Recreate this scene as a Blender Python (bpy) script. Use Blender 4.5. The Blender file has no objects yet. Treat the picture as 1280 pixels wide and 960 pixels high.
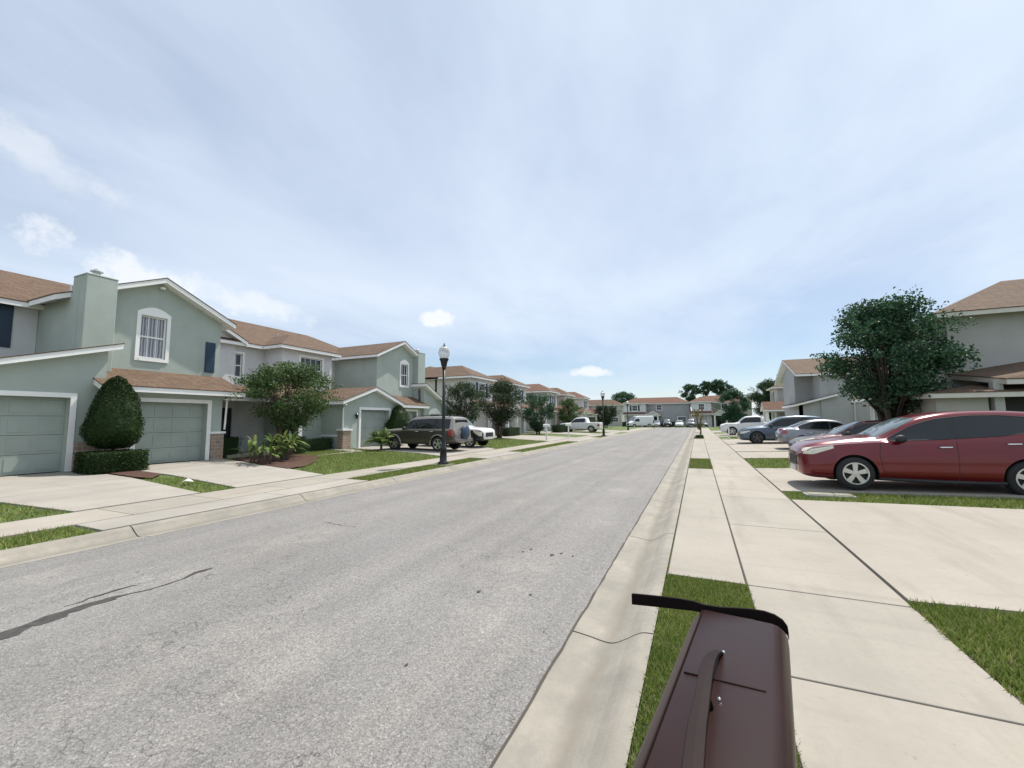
import bpy, bmesh, math, random
from mathutils import Vector, Matrix, noise
from mathutils.geometry import tessellate_polygon
random.seed(7)
R = math.radians
scn = bpy.context.scene
COL = scn.collection

# ---------------------------------------------------------------- materials
def newmat(name):
    m = bpy.data.materials.new(name); m.use_nodes = True
    nt = m.node_tree; b = nt.nodes['Principled BSDF']
    return m, nt, b
def N(nt, typ, **kw):
    n = nt.nodes.new(typ)
    for k, v in kw.items(): setattr(n, k, v)
    return n
def coords(nt, scale=(1, 1, 1), kind='Object'):
    tc = N(nt, 'ShaderNodeTexCoord'); mp = N(nt, 'ShaderNodeMapping')
    mp.inputs['Scale'].default_value = scale
    nt.links.new(tc.outputs[kind], mp.inputs['Vector'])
    return mp.outputs['Vector']
def noise_tex(nt, vec, scale, detail=4, rough=.6):
    n = N(nt, 'ShaderNodeTexNoise'); n.inputs['Scale'].default_value = scale
    n.inputs['Detail'].default_value = detail; n.inputs['Roughness'].default_value = rough
    nt.links.new(vec, n.inputs['Vector']); return n.outputs['Fac']
def ramp(nt, fac, stops):
    r = N(nt, 'ShaderNodeValToRGB'); e = r.color_ramp.elements
    while len(e) < len(stops): e.new(.5)
    for i, (p, c) in enumerate(stops):
        e[i].position = p; e[i].color = (c[0], c[1], c[2], 1) if not isinstance(c, float) else (c, c, c, 1)
    nt.links.new(fac, r.inputs['Fac']); return r.outputs['Color']
def mix(nt, fac, a, b, mode='MIX'):
    m = N(nt, 'ShaderNodeMix', data_type='RGBA', blend_type=mode)
    if isinstance(fac, (int, float)): m.inputs[0].default_value = fac
    else: nt.links.new(fac, m.inputs[0])
    for s, v in ((6, a), (7, b)):
        if isinstance(v, tuple): m.inputs[s].default_value = (v[0], v[1], v[2], 1)
        else: nt.links.new(v, m.inputs[s])
    return m.outputs[2]
def bump(nt, b, h, strength=.3, dist=.01):
    n = N(nt, 'ShaderNodeBump'); n.inputs['Strength'].default_value = strength
    n.inputs['Distance'].default_value = dist
    nt.links.new(h, n.inputs['Height']); nt.links.new(n.outputs['Normal'], b.inputs['Normal'])
def simple(name, col, rough=.6, metal=0., var=.12, scale=3., coat=0., bmp=0.):
    m, nt, b = newmat(name)
    v = coords(nt); f = noise_tex(nt, v, scale)
    lo = tuple(c * (1 - var) for c in col); hi = tuple(min(1, c * (1 + var)) for c in col)
    nt.links.new(ramp(nt, f, [(.3, lo), (.7, hi)]), b.inputs['Base Color'])
    b.inputs['Roughness'].default_value = rough; b.inputs['Metallic'].default_value = metal
    b.inputs['Coat Weight'].default_value = coat; b.inputs['Coat Roughness'].default_value = .06
    if bmp: bump(nt, b, noise_tex(nt, v, 90., 3), bmp, .01)
    return m
def stucco(name, col):
    m, nt, b = newmat(name); v = coords(nt, kind='Generated'); o = coords(nt)
    f = noise_tex(nt, o, .9, 5, .65); f2 = noise_tex(nt, coords(nt, (2.2, 2.2, .35)), 1.0, 4)
    c = mix(nt, ramp(nt, f, [(.35, 0.), (.7, 1.)]), tuple(x * .92 for x in col), tuple(x * 1.06 for x in col))
    c = mix(nt, ramp(nt, f2, [(.5, 0.), (.85, .35)]), c, tuple(x * .72 for x in col))
    nt.links.new(c, b.inputs['Base Color']); b.inputs['Roughness'].default_value = .9
    bump(nt, b, noise_tex(nt, o, 60., 4), .35, .012)
    return m
def shingle(name, c1, c2):
    m, nt, b = newmat(name); o = coords(nt)
    br = N(nt, 'ShaderNodeTexBrick'); br.inputs['Scale'].default_value = 1.0
    br.offset = .5; br.inputs['Brick Width'].default_value = .32; br.inputs['Row Height'].default_value = .13
    br.inputs['Mortar Size'].default_value = .012
    br.inputs['Color1'].default_value = (*c1, 1); br.inputs['Color2'].default_value = (*c2, 1)
    br.inputs['Mortar'].default_value = (c1[0] * .45, c1[1] * .45, c1[2] * .45, 1)
    sep = N(nt, 'ShaderNodeSeparateXYZ'); nt.links.new(o, sep.inputs[0])
    ad = N(nt, 'ShaderNodeMath', operation='ADD'); nt.links.new(sep.outputs[0], ad.inputs[0]); nt.links.new(sep.outputs[1], ad.inputs[1])
    z2 = N(nt, 'ShaderNodeMath', operation='MULTIPLY'); nt.links.new(sep.outputs[2], z2.inputs[0]); z2.inputs[1].default_value = 2.0
    cb = N(nt, 'ShaderNodeCombineXYZ'); nt.links.new(ad.outputs[0], cb.inputs[0]); nt.links.new(z2.outputs[0], cb.inputs[1])
    nt.links.new(cb.outputs[0], br.inputs['Vector'])
    f = noise_tex(nt, o, 1.2, 6, .7); f2 = noise_tex(nt, o, 14., 2)
    c = mix(nt, ramp(nt, f, [(.35, 0.), (.72, .55)]), br.outputs['Color'], tuple(x * .55 for x in c1))
    c = mix(nt, ramp(nt, f2, [(.4, 0.), (.7, .4)]), c, tuple(min(1, x * 1.5) for x in c2))
    nt.links.new(c, b.inputs['Base Color']); b.inputs['Roughness'].default_value = .92
    bump(nt, b, br.outputs['Fac'], .4, -.02)
    return m

def asphalt_mat():
    m, nt, b = newmat('asphalt'); o = coords(nt)
    vo = N(nt, 'ShaderNodeTexVoronoi'); vo.inputs['Scale'].default_value = 105; nt.links.new(o, vo.inputs['Vector'])
    vo2 = N(nt, 'ShaderNodeTexVoronoi'); vo2.inputs['Scale'].default_value = 64; nt.links.new(o, vo2.inputs['Vector'])
    agg = ramp(nt, vo.outputs['Color'], [(.0, (.085, .082, .08)), (.4, (.18, .175, .17)), (.8, (.265, .258, .25)), (1., (.46, .45, .435))])
    agg2 = ramp(nt, vo2.outputs['Color'], [(.0, (.11, .105, .10)), (.5, (.19, .182, .172)), (1., (.30, .285, .268))])
    c = mix(nt, .45, agg, agg2)
    big = noise_tex(nt, o, .45, 6, .6)
    c = mix(nt, ramp(nt, big, [(.35, 0.), (.65, .6)]), c, mix(nt, 1., c, (.80, .79, .77), 'MULTIPLY'))
    # lengthwise wear bands
    st = noise_tex(nt, coords(nt, (1.4, .03, 1)), 1.0, 3)
    c = mix(nt, ramp(nt, st, [(.42, 0.), (.6, .6)]), c, mix(nt, 1., c, (1.25, 1.24, 1.22), 'MULTIPLY'))
    # patchy pits
    p = noise_tex(nt, o, 5., 6, .75)
    c = mix(nt, ramp(nt, p, [(.62, 0.), (.72, .6)]), c, (.085, .08, .076))
    pl = noise_tex(nt, o, .8, 6, .65)
    c = mix(nt, ramp(nt, pl, [(.55, 0.), (.62, .45)]), c, mix(nt, 1., c, (1.3, 1.28, 1.24), 'MULTIPLY'))
    oil = noise_tex(nt, coords(nt, (1., .45, 1)), 1.7, 5, .6)
    c = mix(nt, ramp(nt, oil, [(.66, 0.), (.76, .5)]), c, (.09, .085, .082))
    # hairline cracks: voronoi edge distance gated by noise
    ve = N(nt, 'ShaderNodeTexVoronoi', feature='DISTANCE_TO_EDGE'); ve.inputs['Scale'].default_value = 4.2
    wn = N(nt, 'ShaderNodeTexNoise'); wn.inputs['Scale'].default_value = 3.; wn.inputs['Detail'].default_value = 5; nt.links.new(o, wn.inputs['Vector'])
    wm = mix(nt, .3, o, wn.outputs['Color']); nt.links.new(wm, ve.inputs['Vector'])
    cr = ramp(nt, ve.outputs['Distance'], [(.0, 1.), (.010, 0.)])
    gate = ramp(nt, noise_tex(nt, o, .55, 2), [(.47, 0.), (.54, 1.)])
    g = mix(nt, 1., cr, gate, 'MULTIPLY')
    c = mix(nt, mix(nt, 1., g, (.85, .85, .85), 'MULTIPLY'), c, (.06, .057, .054))
    nt.links.new(c, b.inputs['Base Color']); b.inputs['Roughness'].default_value = .9
    bump(nt, b, vo.outputs['Distance'], .5, .008)
    return m
def concrete_mat(name, col, dirt=(.30, .28, .25), stain=.5):
    m, nt, b = newmat(name); o = coords(nt)
    f = noise_tex(nt, o, 1.1, 7, .65); f2 = noise_tex(nt, o, 26., 4, .7); f3 = noise_tex(nt, coords(nt, (1, .15, 1)), 2.3, 5, .6)
    c = mix(nt, ramp(nt, f, [(.3, 0.), (.7, 1.)]), tuple(x * .88 for x in col), tuple(x * 1.06 for x in col))
    c = mix(nt, ramp(nt, f2, [(.45, 0.), (.75, .3)]), c, tuple(x * .7 for x in col))
    c = mix(nt, ramp(nt, f3, [(.52, 0.), (.8, stain)]), c, dirt)
    nt.links.new(c, b.inputs['Base Color']); b.inputs['Roughness'].default_value = .88
    pt = noise_tex(nt, coords(nt, (.8, .5, 1)), .7, 5, .6)
    c = mix(nt, ramp(nt, pt, [(.45, 0.), (.7, .55)]), c, tuple(x * .78 for x in col))
    tm = noise_tex(nt, coords(nt, (.35, 3.2, 1)), 1.0, 4, .55)
    c = mix(nt, ramp(nt, tm, [(.58, 0.), (.72, .35)]), c, tuple(x * .62 for x in col))
    sp = noise_tex(nt, o, 11., 3, .8)
    c = mix(nt, ramp(nt, sp, [(.66, 0.), (.74, .5)]), c, tuple(x * .5 for x in col))
    gi = N(nt, 'ShaderNodeNewGeometry')
    c = mix(nt, 1., c, ramp(nt, gi.outputs['Random Per Island'], [(0., (.93, .93, .925)), (.5, (1., .99, .97)), (1., (1.06, 1.05, 1.03))]), 'MULTIPLY')
    nt.links.new(c, b.inputs['Base Color'])
    bump(nt, b, f2, .25, .006)
    return m
def gutter_mat():
    m, nt, b = newmat('gutter_concrete'); o = coords(nt)
    f = noise_tex(nt, o, 1.6, 7, .7); f2 = noise_tex(nt, o, 30., 4, .7)
    c = mix(nt, ramp(nt, f, [(.3, 0.), (.7, 1.)]), (.21, .195, .165), (.34, .31, .26))
    c = mix(nt, ramp(nt, f2, [(.4, 0.), (.75, .4)]), c, (.24, .23, .21))
    c = mix(nt, ramp(nt, noise_tex(nt, coords(nt, (4, .6, 1)), 1.4, 6), [(.5, 0.), (.8, .5)]), c, (.20, .18, .155))
    sx = N(nt, 'ShaderNodeSeparateXYZ'); wn = noise_tex(nt, coords(nt, (1, .5, 1)), 2.5, 5); nt.links.new(o, sx.inputs[0])
    def mt(op, a, b_):
        q = N(nt, 'ShaderNodeMath', operation=op)
        for i, v in enumerate((a, b_)):
            if isinstance(v, (int, float)): q.inputs[i].default_value = v
            else: nt.links.new(v, q.inputs[i])
        return q.outputs[0]
    xw = mt('ADD', sx.outputs[0], mt('MULTIPLY', mt('SUBTRACT', wn, .5), .12))
    for fx in (-.70, -7.85):            # silt line left along the flow line
        d = mt('ABSOLUTE', mt('SUBTRACT', xw, fx), 0.)
        c = mix(nt, ramp(nt, d, [(.01, .55), (.09, 0.)]), c, (.15, .13, .10))
    lich = noise_tex(nt, coords(nt, (1, .8, 1)), 5., 7, .75)
    c = mix(nt, ramp(nt, lich, [(.48, 0.), (.62, .4)]), c, (.20, .195, .17))
    nt.links.new(c, b.inputs['Base Color']); b.inputs['Roughness'].default_value = .9
    bump(nt, b, f2, .4, .008); return m
def grass_ground():
    m, nt, b = newmat('lawn_ground'); o = coords(nt)
    f = noise_tex(nt, o, 1.3, 6, .7); f2 = noise_tex(nt, o, 45., 4, .8)
    c = mix(nt, ramp(nt, f, [(.35, 0.), (.65, 1.)]), (.09, .14, .03), (.15, .19, .05))
    c = mix(nt, ramp(nt, f2, [(.4, 0.), (.65, .7)]), c, (.045, .06, .018))
    nt.links.new(c, b.inputs['Base Color']); b.inputs['Roughness'].default_value = .95
    bump(nt, b, f2, .9, .03); return m
def leafmat(name, cols, rough=.55, trans=.25):
    m, nt, b = newmat(name)
    g = N(nt, 'ShaderNodeNewGeometry')
    c = ramp(nt, g.outputs['Random Per Island'], [(i / (len(cols) - 1), q) for i, q in enumerate(cols)])
    f = noise_tex(nt, coords(nt), 2.2, 3)
    c = mix(nt, ramp(nt, f, [(.35, 0.), (.7, .45)]), c, cols[0])
    nt.links.new(c, b.inputs['Base Color']); b.inputs['Roughness'].default_value = rough
    b.inputs['Specular IOR Level'].default_value = .3
    tr = N(nt, 'ShaderNodeBsdfTranslucent'); nt.links.new(c, tr.inputs['Color'])
    mx = N(nt, 'ShaderNodeMixShader'); mx.inputs[0].default_value = trans
    nt.links.new(b.outputs[0], mx.inputs[1]); nt.links.new(tr.outputs[0], mx.inputs[2])
    nt.links.new(mx.outputs[0], nt.nodes['Material Output'].inputs['Surface'])
    return m
def stone_mat():
    m, nt, b = newmat('stone_veneer'); o = coords(nt, (1, 1, 1))
    sep = N(nt, 'ShaderNodeSeparateXYZ'); nt.links.new(o, sep.inputs[0])
    ad = N(nt, 'ShaderNodeMath', operation='ADD'); nt.links.new(sep.outputs[0], ad.inputs[0]); nt.links.new(sep.outputs[1], ad.inputs[1])
    cb = N(nt, 'ShaderNodeCombineXYZ'); nt.links.new(ad.outputs[0], cb.inputs[0]); nt.links.new(sep.outputs[2], cb.inputs[1])
    br = N(nt, 'ShaderNodeTexBrick'); br.inputs['Scale'].default_value = 1; br.inputs['Brick Width'].default_value = .26
    br.inputs['Row Height'].default_value = .14; br.inputs['Mortar Size'].default_value = .012
    br.inputs['Color1'].default_value = (.34, .22, .15, 1); br.inputs['Color2'].default_value = (.22, .17, .14, 1)
    br.inputs['Mortar'].default_value = (.4, .38, .34, 1); nt.links.new(cb.outputs[0], br.inputs['Vector'])
    c = mix(nt, ramp(nt, noise_tex(nt, o, 7., 4), [(.35, 0.), (.7, .7)]), br.outputs['Color'], (.42, .33, .25))
    nt.links.new(c, b.inputs['Base Color']); b.inputs['Roughness'].default_value = .9
    bump(nt, b, br.outputs['Fac'], .6, -.02); return m
def paint(name, col, metal=.25, rough=.3):
    m, nt, b = newmat(name)
    f = noise_tex(nt, coords(nt), 2.5, 5)
    nt.links.new(mix(nt, ramp(nt, f, [(.4, 0.), (.75, .35)]), col, tuple(x * .8 + .012 for x in col)), b.inputs['Base Color'])
    b.inputs['Metallic'].default_value = metal; b.inputs['Roughness'].default_value = rough
    b.inputs['Coat Weight'].default_value = .55; b.inputs['Coat Roughness'].default_value = .05
    return m
def glassmat(name, col, rough=.04):
    m, nt, b = newmat(name)
    f = noise_tex(nt, coords(nt), 1.5, 3)
    nt.links.new(mix(nt, f, tuple(c * .7 for c in col), tuple(c * 1.3 for c in col)), b.inputs['Base Color'])
    b.inputs['Roughness'].default_value = rough; b.inputs['Specular IOR Level'].default_value = .45
    return m
def garage_mat(name, col):
    m, nt, b = newmat(name); o = coords(nt)
    sep = N(nt, 'ShaderNodeSeparateXYZ'); nt.links.new(o, sep.inputs[0])
    c = mix(nt, ramp(nt, noise_tex(nt, o, 1.3, 4), [(.35, 0.), (.7, 1.)]), tuple(x * .92 for x in col), tuple(x * 1.05 for x in col))
    nt.links.new(c, b.inputs['Base Color']); b.inputs['Roughness'].default_value = .5
    return m
def curtain_mat():
    m, nt, b = newmat('curtained_glass'); o = coords(nt)
    w = N(nt, 'ShaderNodeTexWave'); w.bands_direction = 'Y'; w.inputs['Scale'].default_value = 3.2; w.inputs['Distortion'].default_value = 1.5
    nt.links.new(o, w.inputs['Vector'])
    nt.links.new(ramp(nt, w.outputs['Fac'], [(.1, (.10, .10, .12)), (.9, (.42, .42, .46))]), b.inputs['Base Color'])
    b.inputs['Roughness'].default_value = .5; b.inputs['Coat Weight'].default_value = .8; b.inputs['Coat Roughness'].default_value = .03
    return m

M = {}
M['asphalt'] = asphalt_mat()
M['walk'] = concrete_mat('sidewalk_concrete', (.335, .308, .264), (.215, .19, .152), .85)
M['drive'] = concrete_mat('driveway_concrete', (.34, .318, .284), (.22, .20, .175), .85)
M['gutter'] = gutter_mat()
M['joint'] = simple('joint_dirt', (.07, .06, .05), .95)
M['tar'] = simple('crack_tar', (.05, .047, .044), .85, var=.4, scale=16)
M['lawn'] = grass_ground()
M['blade'] = leafmat('grass_blade', [(.10, .15, .025), (.16, .23, .042), (.24, .29, .07), (.38, .35, .15)], .6, .3)
M['mulch'] = simple('mulch', (.075, .035, .022), .95, var=.5, scale=14, bmp=.9)
M['green'] = stucco('sage_stucco', (.40, .45, .41))
M['white_wall'] = stucco('white_stucco', (.66, .655, .66))
M['cream'] = stucco('cream_stucco', (.60, .575, .53))
M['beige'] = stucco('beige_stucco', (.42, .40, .36))
M['grey_wall'] = stucco('grey_stucco', (.40, .41, .41))
M['taupe'] = stucco('taupe_stucco', (.43, .42, .395))
M['trim'] = simple('white_trim', (.86, .855, .84), .55, var=.04)
M['creamtrim'] = simple('cream_trim', (.62, .58, .52), .6, var=.05)
M['roof'] = shingle('brown_shingle', (.095, .058, .036), (.155, .097, .061))
M['roof2'] = shingle('terracotta_shingle', (.125, .064, .042), (.18, .092, .06))
M['gar_green'] = garage_mat('green_garage_door', (.335, .385, .35))
M['gar_beige'] = garage_mat('beige_garage_door', (.50, .47, .42))
M['gar_white'] = garage_mat('white_garage_door', (.62, .61, .59))
M['shutter'] = simple('navy_shutter', (.02, .045, .085), .5)
M['stone'] = stone_mat()
M['pane'] = glassmat('window_glass', (.045, .05, .06))
M['curtain'] = curtain_mat()
M['door'] = simple('dark_door_and_shade', (.02, .02, .028), .4)  # doors, and the panel painted dark for porch shade
M['blackmetal'] = simple('black_metal', (.018, .019, .021), .4, .3)
M['galv'] = simple('vent_metal', (.45, .45, .45), .4, .7)
M['bark'] = simple('bark', (.12, .095, .075), .9, var=.35, scale=9, bmp=.8)
M['darkbark'] = simple('dark_bark', (.07, .05, .04), .9, var=.35, scale=9, bmp=.8)
M['leaf_myrtle'] = leafmat('myrtle_leaf', [(.03, .07, .02), (.06, .115, .034), (.10, .17, .05), (.18, .21, .08)])
M['leaf_dark'] = leafmat('dark_leaf', [(.018, .055, .03), (.036, .10, .05), (.065, .145, .07), (.11, .19, .09)])
M['leaf_purple'] = leafmat('bronze_leaf', [(.02, .04, .02), (.038, .07, .034), (.06, .10, .045), (.11, .12, .06)])
M['leaf_topiary'] = leafmat('topiary_leaf', [(.008, .02, .005), (.015, .038, .008), (.028, .062, .011), (.06, .095, .02)])
M['leaf_palm'] = leafmat('palm_leaf', [(.05, .10, .02), (.11, .18, .035), (.2, .28, .07), (.38, .38, .14)])
M['leaf_hedge'] = leafmat('hedge_leaf', [(.01, .022, .008), (.016, .036, .012), (.03, .06, .018), (.05, .08, .025)])
M['leaf_far'] = leafmat('far_leaf', [(.02, .05, .02), (.04, .08, .03), (.06, .11, .045), (.09, .14, .06)])
M['leaf_yellow'] = leafmat('yellow_leaf', [(.12, .10, .02), (.2, .16, .03), (.3, .22, .05), (.22, .2, .05)])
M['mail'] = simple('brown_plastic', (.023, .0098, .009), .36, var=.15, scale=5)
M['mail'].node_tree.nodes['Principled BSDF'].inputs['Specular IOR Level'].default_value = .16
M['mailhandle'] = simple('handle_plastic', (.016, .0075, .007), .5, var=.2, scale=8)
M['mailhandle'].node_tree.nodes['Principled BSDF'].inputs['Specular IOR Level'].default_value = .12
M['maildark'] = simple('dark_brown_plastic', (.010, .006, .006), .75)
M['maildark'].node_tree.nodes['Principled BSDF'].inputs['Specular IOR Level'].default_value = .1
M['rubber'] = simple('tyre_rubber', (.02, .02, .021), .8)
M['rim'] = simple('alloy', (.62, .62, .63), .28, .85, var=.05)
M['rimdark'] = simple('dark_alloy', (.10, .10, .11), .35, .7)
M['carglass'] = glassmat('car_glass', (.010, .014, .017))
M['windscreen'] = glassmat('windscreen_glass', (.10, .13, .14))
M['chrome'] = simple('chrome', (.75, .75, .76), .15, .95, var=.03)
M['blackplastic'] = simple('black_plastic', (.02, .02, .021), .6)
M['headlamp'] = simple('headlamp_lens', (.66, .62, .50), .15, .1, var=.2, scale=12, coat=1.)
M['tail'] = simple('tail_lens', (.32, .02, .02), .2, coat=1.)
M['plate'] = simple('licence_plate', (.65, .66, .62), .4)
M['red'] = paint('metallic_red_paint', (.15, .005, .010), .3, .22)
M['darkred'] = paint('dark_red_paint', (.055, .005, .009), .35)
M['silverp'] = paint('silver_paint', (.26, .27, .29), .6)
M['bluegrey'] = paint('blue_grey_paint', (.085, .115, .15), .5)
M['whitep'] = paint('white_paint', (.72, .72, .72), 0.)
M['blackp'] = paint('black_paint', (.02, .02, .024), .3)
M['bronze'] = paint('bronze_paint', (.085, .072, .06), .5)
M['goldp'] = paint('pale_gold_paint', (.34, .31, .27), .5)
M['greyp'] = paint('grey_paint', (.18, .18, .19), .5)
M['utility'] = simple('weathered_cover', (.34, .33, .30), .8)
M['whiteplast'] = simple('white_plastic', (.7, .7, .68), .5)
m, nt, b = newmat('lamp_globe'); b.inputs['Base Color'].default_value = (.85, .87, .88, 1); b.inputs['Roughness'].default_value = .15
b.inputs['Transmission Weight'].default_value = .55
nt.links.new(ramp(nt, noise_tex(nt, coords(nt), 3), [(0., .75), (1., .9)]), b.inputs['Base Color']); M['globe'] = m

# ---------------------------------------------------------------- mesh helpers
class MB:
    def __init__(s): s.v = []; s.f = []; s.m = []
    def add(s, vs, fs, mi=0):
        o = len(s.v); s.v += [tuple(p) for p in vs]; s.f += [tuple(i + o for i in f) for f in fs]; s.m += [mi] * len(fs); return s
    def box(s, x0, x1, y0, y1, z0, z1, mi=0):
        v = [(x0, y0, z0), (x1, y0, z0), (x1, y1, z0), (x0, y1, z0), (x0, y0, z1), (x1, y0, z1), (x1, y1, z1), (x0, y1, z1)]
        return s.add(v, [(0, 3, 2, 1), (4, 5, 6, 7), (0, 1, 5, 4), (1, 2, 6, 5), (2, 3, 7, 6), (3, 0, 4, 7)], mi)
    def tube(s, pts, rad, n=8, mi=0, cap=True):
        pts = [Vector(p) for p in pts]
        if not isinstance(rad, (list, tuple)): rad = [rad] * len(pts)
        rings = []; o = len(s.v)
        for i, p in enumerate(pts):
            d = (pts[min(i + 1, len(pts) - 1)] - pts[max(i - 1, 0)]).normalized()
            a = Vector((0, 0, 1)) if abs(d.z) < .9 else Vector((1, 0, 0))
            u = d.cross(a).normalized(); w = d.cross(u)
            for k in range(n):
                t = 2 * math.pi * k / n; s.v.append(tuple(p + (u * math.cos(t) + w * math.sin(t)) * rad[i]))
        for i in range(len(pts) - 1):
            for k in range(n):
                a = o + i * n + k; b = o + i * n + (k + 1) % n
                s.f.append((a, b, b + n, a + n)); s.m.append(mi)
        if cap:
            s.f.append(tuple(o + k for k in range(n))[::-1]); s.m.append(mi)
            s.f.append(tuple(o + (len(pts) - 1) * n + k for k in range(n))); s.m.append(mi)
        return s
    def lathe(s, prof, n=20, org=(0, 0, 0), axis='z', mi=0):
        o = len(s.v)
        for (r, h) in prof:
            for k in range(n):
                t = 2 * math.pi * k / n; c, q = r * math.cos(t), r * math.sin(t)
                if axis == 'z': p = (org[0] + c, org[1] + q, org[2] + h)
                else: p = (org[0] + c, org[1] + h, org[2] + q)
                s.v.append(p)
        for i in range(len(prof) - 1):
            for k in range(n):
                a = o + i * n + k; b = o + i * n + (k + 1) % n
                s.f.append((a, b, b + n, a + n)); s.m.append(mi)
        return s
    def slab(s, outer, holes, fn, t, mi=0):
        """polygon with holes in a 2D plane, fn(u,v,d) -> 3D, d = depth 0..t"""
        loops = [outer] + list(holes)
        tri = tessellate_polygon([[Vector((u, v, 0)) for u, v in L] for L in loops])
        flat = [p for L in loops for p in L]; n = len(flat); o = len(s.v)
        s.v += [tuple(fn(u, v, 0)) for u, v in flat] + [tuple(fn(u, v, t)) for u, v in flat]
        for a, b, c in tri:
            s.f.append((o + a, o + b, o + c)); s.f.append((o + n + c, o + n + b, o + n + a)); s.m += [mi, mi]
        k = 0
        for L in loops:
            for i in range(len(L)):
                a = k + i; b = k + (i + 1) % len(L)
                s.f.append((o + a, o + b, o + n + b, o + n + a)); s.m.append(mi)
            k += len(L)
        return s
    def build(s, name, mats, parent=None, smooth=False, fix=True):
        me = bpy.data.meshes.new(name); me.from_pydata(s.v, [], s.f)
        if not isinstance(mats, (list, tuple)): mats = [mats]
        for q in mats: me.materials.append(q)
        if len(mats) > 1: me.polygons.foreach_set('material_index', s.m)
        if smooth: me.polygons.foreach_set('use_smooth', [True] * len(s.f))
        if fix:
            bm = bmesh.new(); bm.from_mesh(me); bmesh.ops.recalc_face_normals(bm, faces=bm.faces); bm.to_mesh(me); bm.free()
        me.update()
        o = bpy.data.objects.new(name, me); COL.objects.link(o)
        if parent: o.parent = parent
        return o
def tag(o, label=None, cat=None, group=None, kind=None):
    if label: o['label'] = label
    if cat: o['category'] = cat
    if group: o['group'] = group
    if kind: o['kind'] = kind
    return o
def empty(name, loc, rz=0., label=None, cat=None, group=None):
    o = bpy.data.objects.new(name, None); COL.objects.link(o); o.location = loc; o.rotation_euler = (0, 0, rz)
    o.empty_display_size = .3
    return tag(o, label, cat, group)
def copy_tree(o, parent=None):
    c = o.copy(); COL.objects.link(c); c.parent = parent
    for ch in list(o.children): copy_tree(ch, c)
    return c
def bevel(o, w=.01, seg=2):
    m = o.modifiers.new('bevel', 'BEVEL'); m.width = w; m.segments = seg; m.limit_method = 'ANGLE'; return o

# ---------------------------------------------------------------- ground levels
def zprof(x):
    P = [(-400, .3), (-26, .3), (-17.4, .22), (-10., .12), (-7.95, .10), (-.4, .10), (1.6, .10), (4., .17), (7., .24), (14., .28), (400, .28)]
    for (a, za), (b, zb) in zip(P, P[1:]):
        if a <= x <= b: return za + (zb - za) * (x - a) / (b - a)
    return .28
def sheet(name, prof, y0, y1, mat, ny=1, kind='structure', dz=0):
    mb = MB(); n = len(prof)
    ys = [y0 + (y1 - y0) * i / ny for i in range(ny + 1)]
    vs = [(x, y, z + dz) for y in ys for x, z in prof]
    mb.add(vs, [(j * n + i, j * n + i + 1, (j + 1) * n + i + 1, (j + 1) * n + i) for j in range(ny) for i in range(n - 1)])
    o = mb.build(name, mat, fix=False); o['kind'] = kind; return o
# one ground sheet to the horizon (depressed under the street)
sheet('ground', [(-900, .26), (-26, .26), (-17.4, .20), (-10., .10), (-8.14, .085), (-8.12, -.3), (-.372, -.3), (-.37, .075), (1.6, .085), (4, .15), (7, .22), (14, .26), (900, .26)], -60, 93.5, M['lawn'], 1)
sheet('ground_beyond', [(-900, .0), (900, .0)], 93.5, 1400, M['lawn'], 1, dz=-.02)
cs = MB()
# asphalt with a crown
sheet('road', [(-7.55, .0), (-6.5, .02), (-4.3, .07), (-2, .03), (-1.0, .0)], -30, 85, M['asphalt'], 40)
mb = MB(); mb.add([(-70, 85, .006), (70, 85, .006), (70, 93.4, .006), (-70, 93.4, .006)], [(0, 1, 2, 3)])
o = mb.build('cross_street', M['asphalt'], fix=False); o['kind'] = 'structure'
# gutters with rolled kerb profile, cast in 3 m lengths with open joints
def gutter(name, prof, y0, y1):
    mb = MB(); y = y0; P = prof; prof = []
    for i in range(len(P) - 1):          # rounded profile
        p0, p1, p2, p3 = P[max(0, i - 1)], P[i], P[i + 1], P[min(len(P) - 1, i + 2)]
        for q in (0, .25, .5, .75):
            prof.append((p1[0] + (p2[0] - p1[0]) * q, .5 * (2 * p1[1] + (p2[1] - p0[1]) * q + (2 * p0[1] - 5 * p1[1] + 4 * p2[1] - p3[1]) * q * q + (3 * p1[1] - p0[1] - 3 * p2[1] + p3[1]) * q ** 3)))
    prof.append(P[-1])
    while y < y1:
        L = 3.0; a, b = y + .009, y + L - .009; n = len(prof)
        for yy in (a, b): pass
        vs = [(x, a, z) for x, z in prof] + [(x, b, z) for x, z in prof] + [(x, a, z - .12) for x, z in prof] + [(x, b, z - .12) for x, z in prof]
        fs = [(i, i + 1, n + i + 1, n + i) for i in range(n - 1)]
        fs += [(i, i + 1, 2 * n + i + 1, 2 * n + i) for i in range(n - 1)] + [(n + i, n + i + 1, 3 * n + i + 1, 3 * n + i) for i in range(n - 1)]
        mb.add(vs, fs); y += L
    o = mb.build(name, M['gutter']); o['kind'] = 'structure'; return o
gutter('gutter_kerb', [(-1.0, .002), (-.86, -.012), (-.73, -.03), (-.66, -.022), (-.56, .03), (-.49, .075), (-.44, .095), (-.37, .10)], -5.6, 84)
gutter('gutter_kerb_far_side', [(-7.55, .002), (-7.69, -.012), (-7.82, -.03), (-7.89, -.02), (-7.99, .035), (-8.05, .08), (-8.12, .10)], -20.4, 84)
sheet('kerb_bedding', [(-8.2, -.06), (-7.5, -.06)], -30, 84.5, M['joint'])
sheet('kerb_bedding', [(-1.05, -.06), (-.33, -.06)], -30, 84.5, M['joint'])
sheet('walk_bedding', [(-.36, .083), (1.72, .086)], -5, 84, M['joint'])
mb = MB(); rnd = random.Random(9); n = 400
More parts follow.
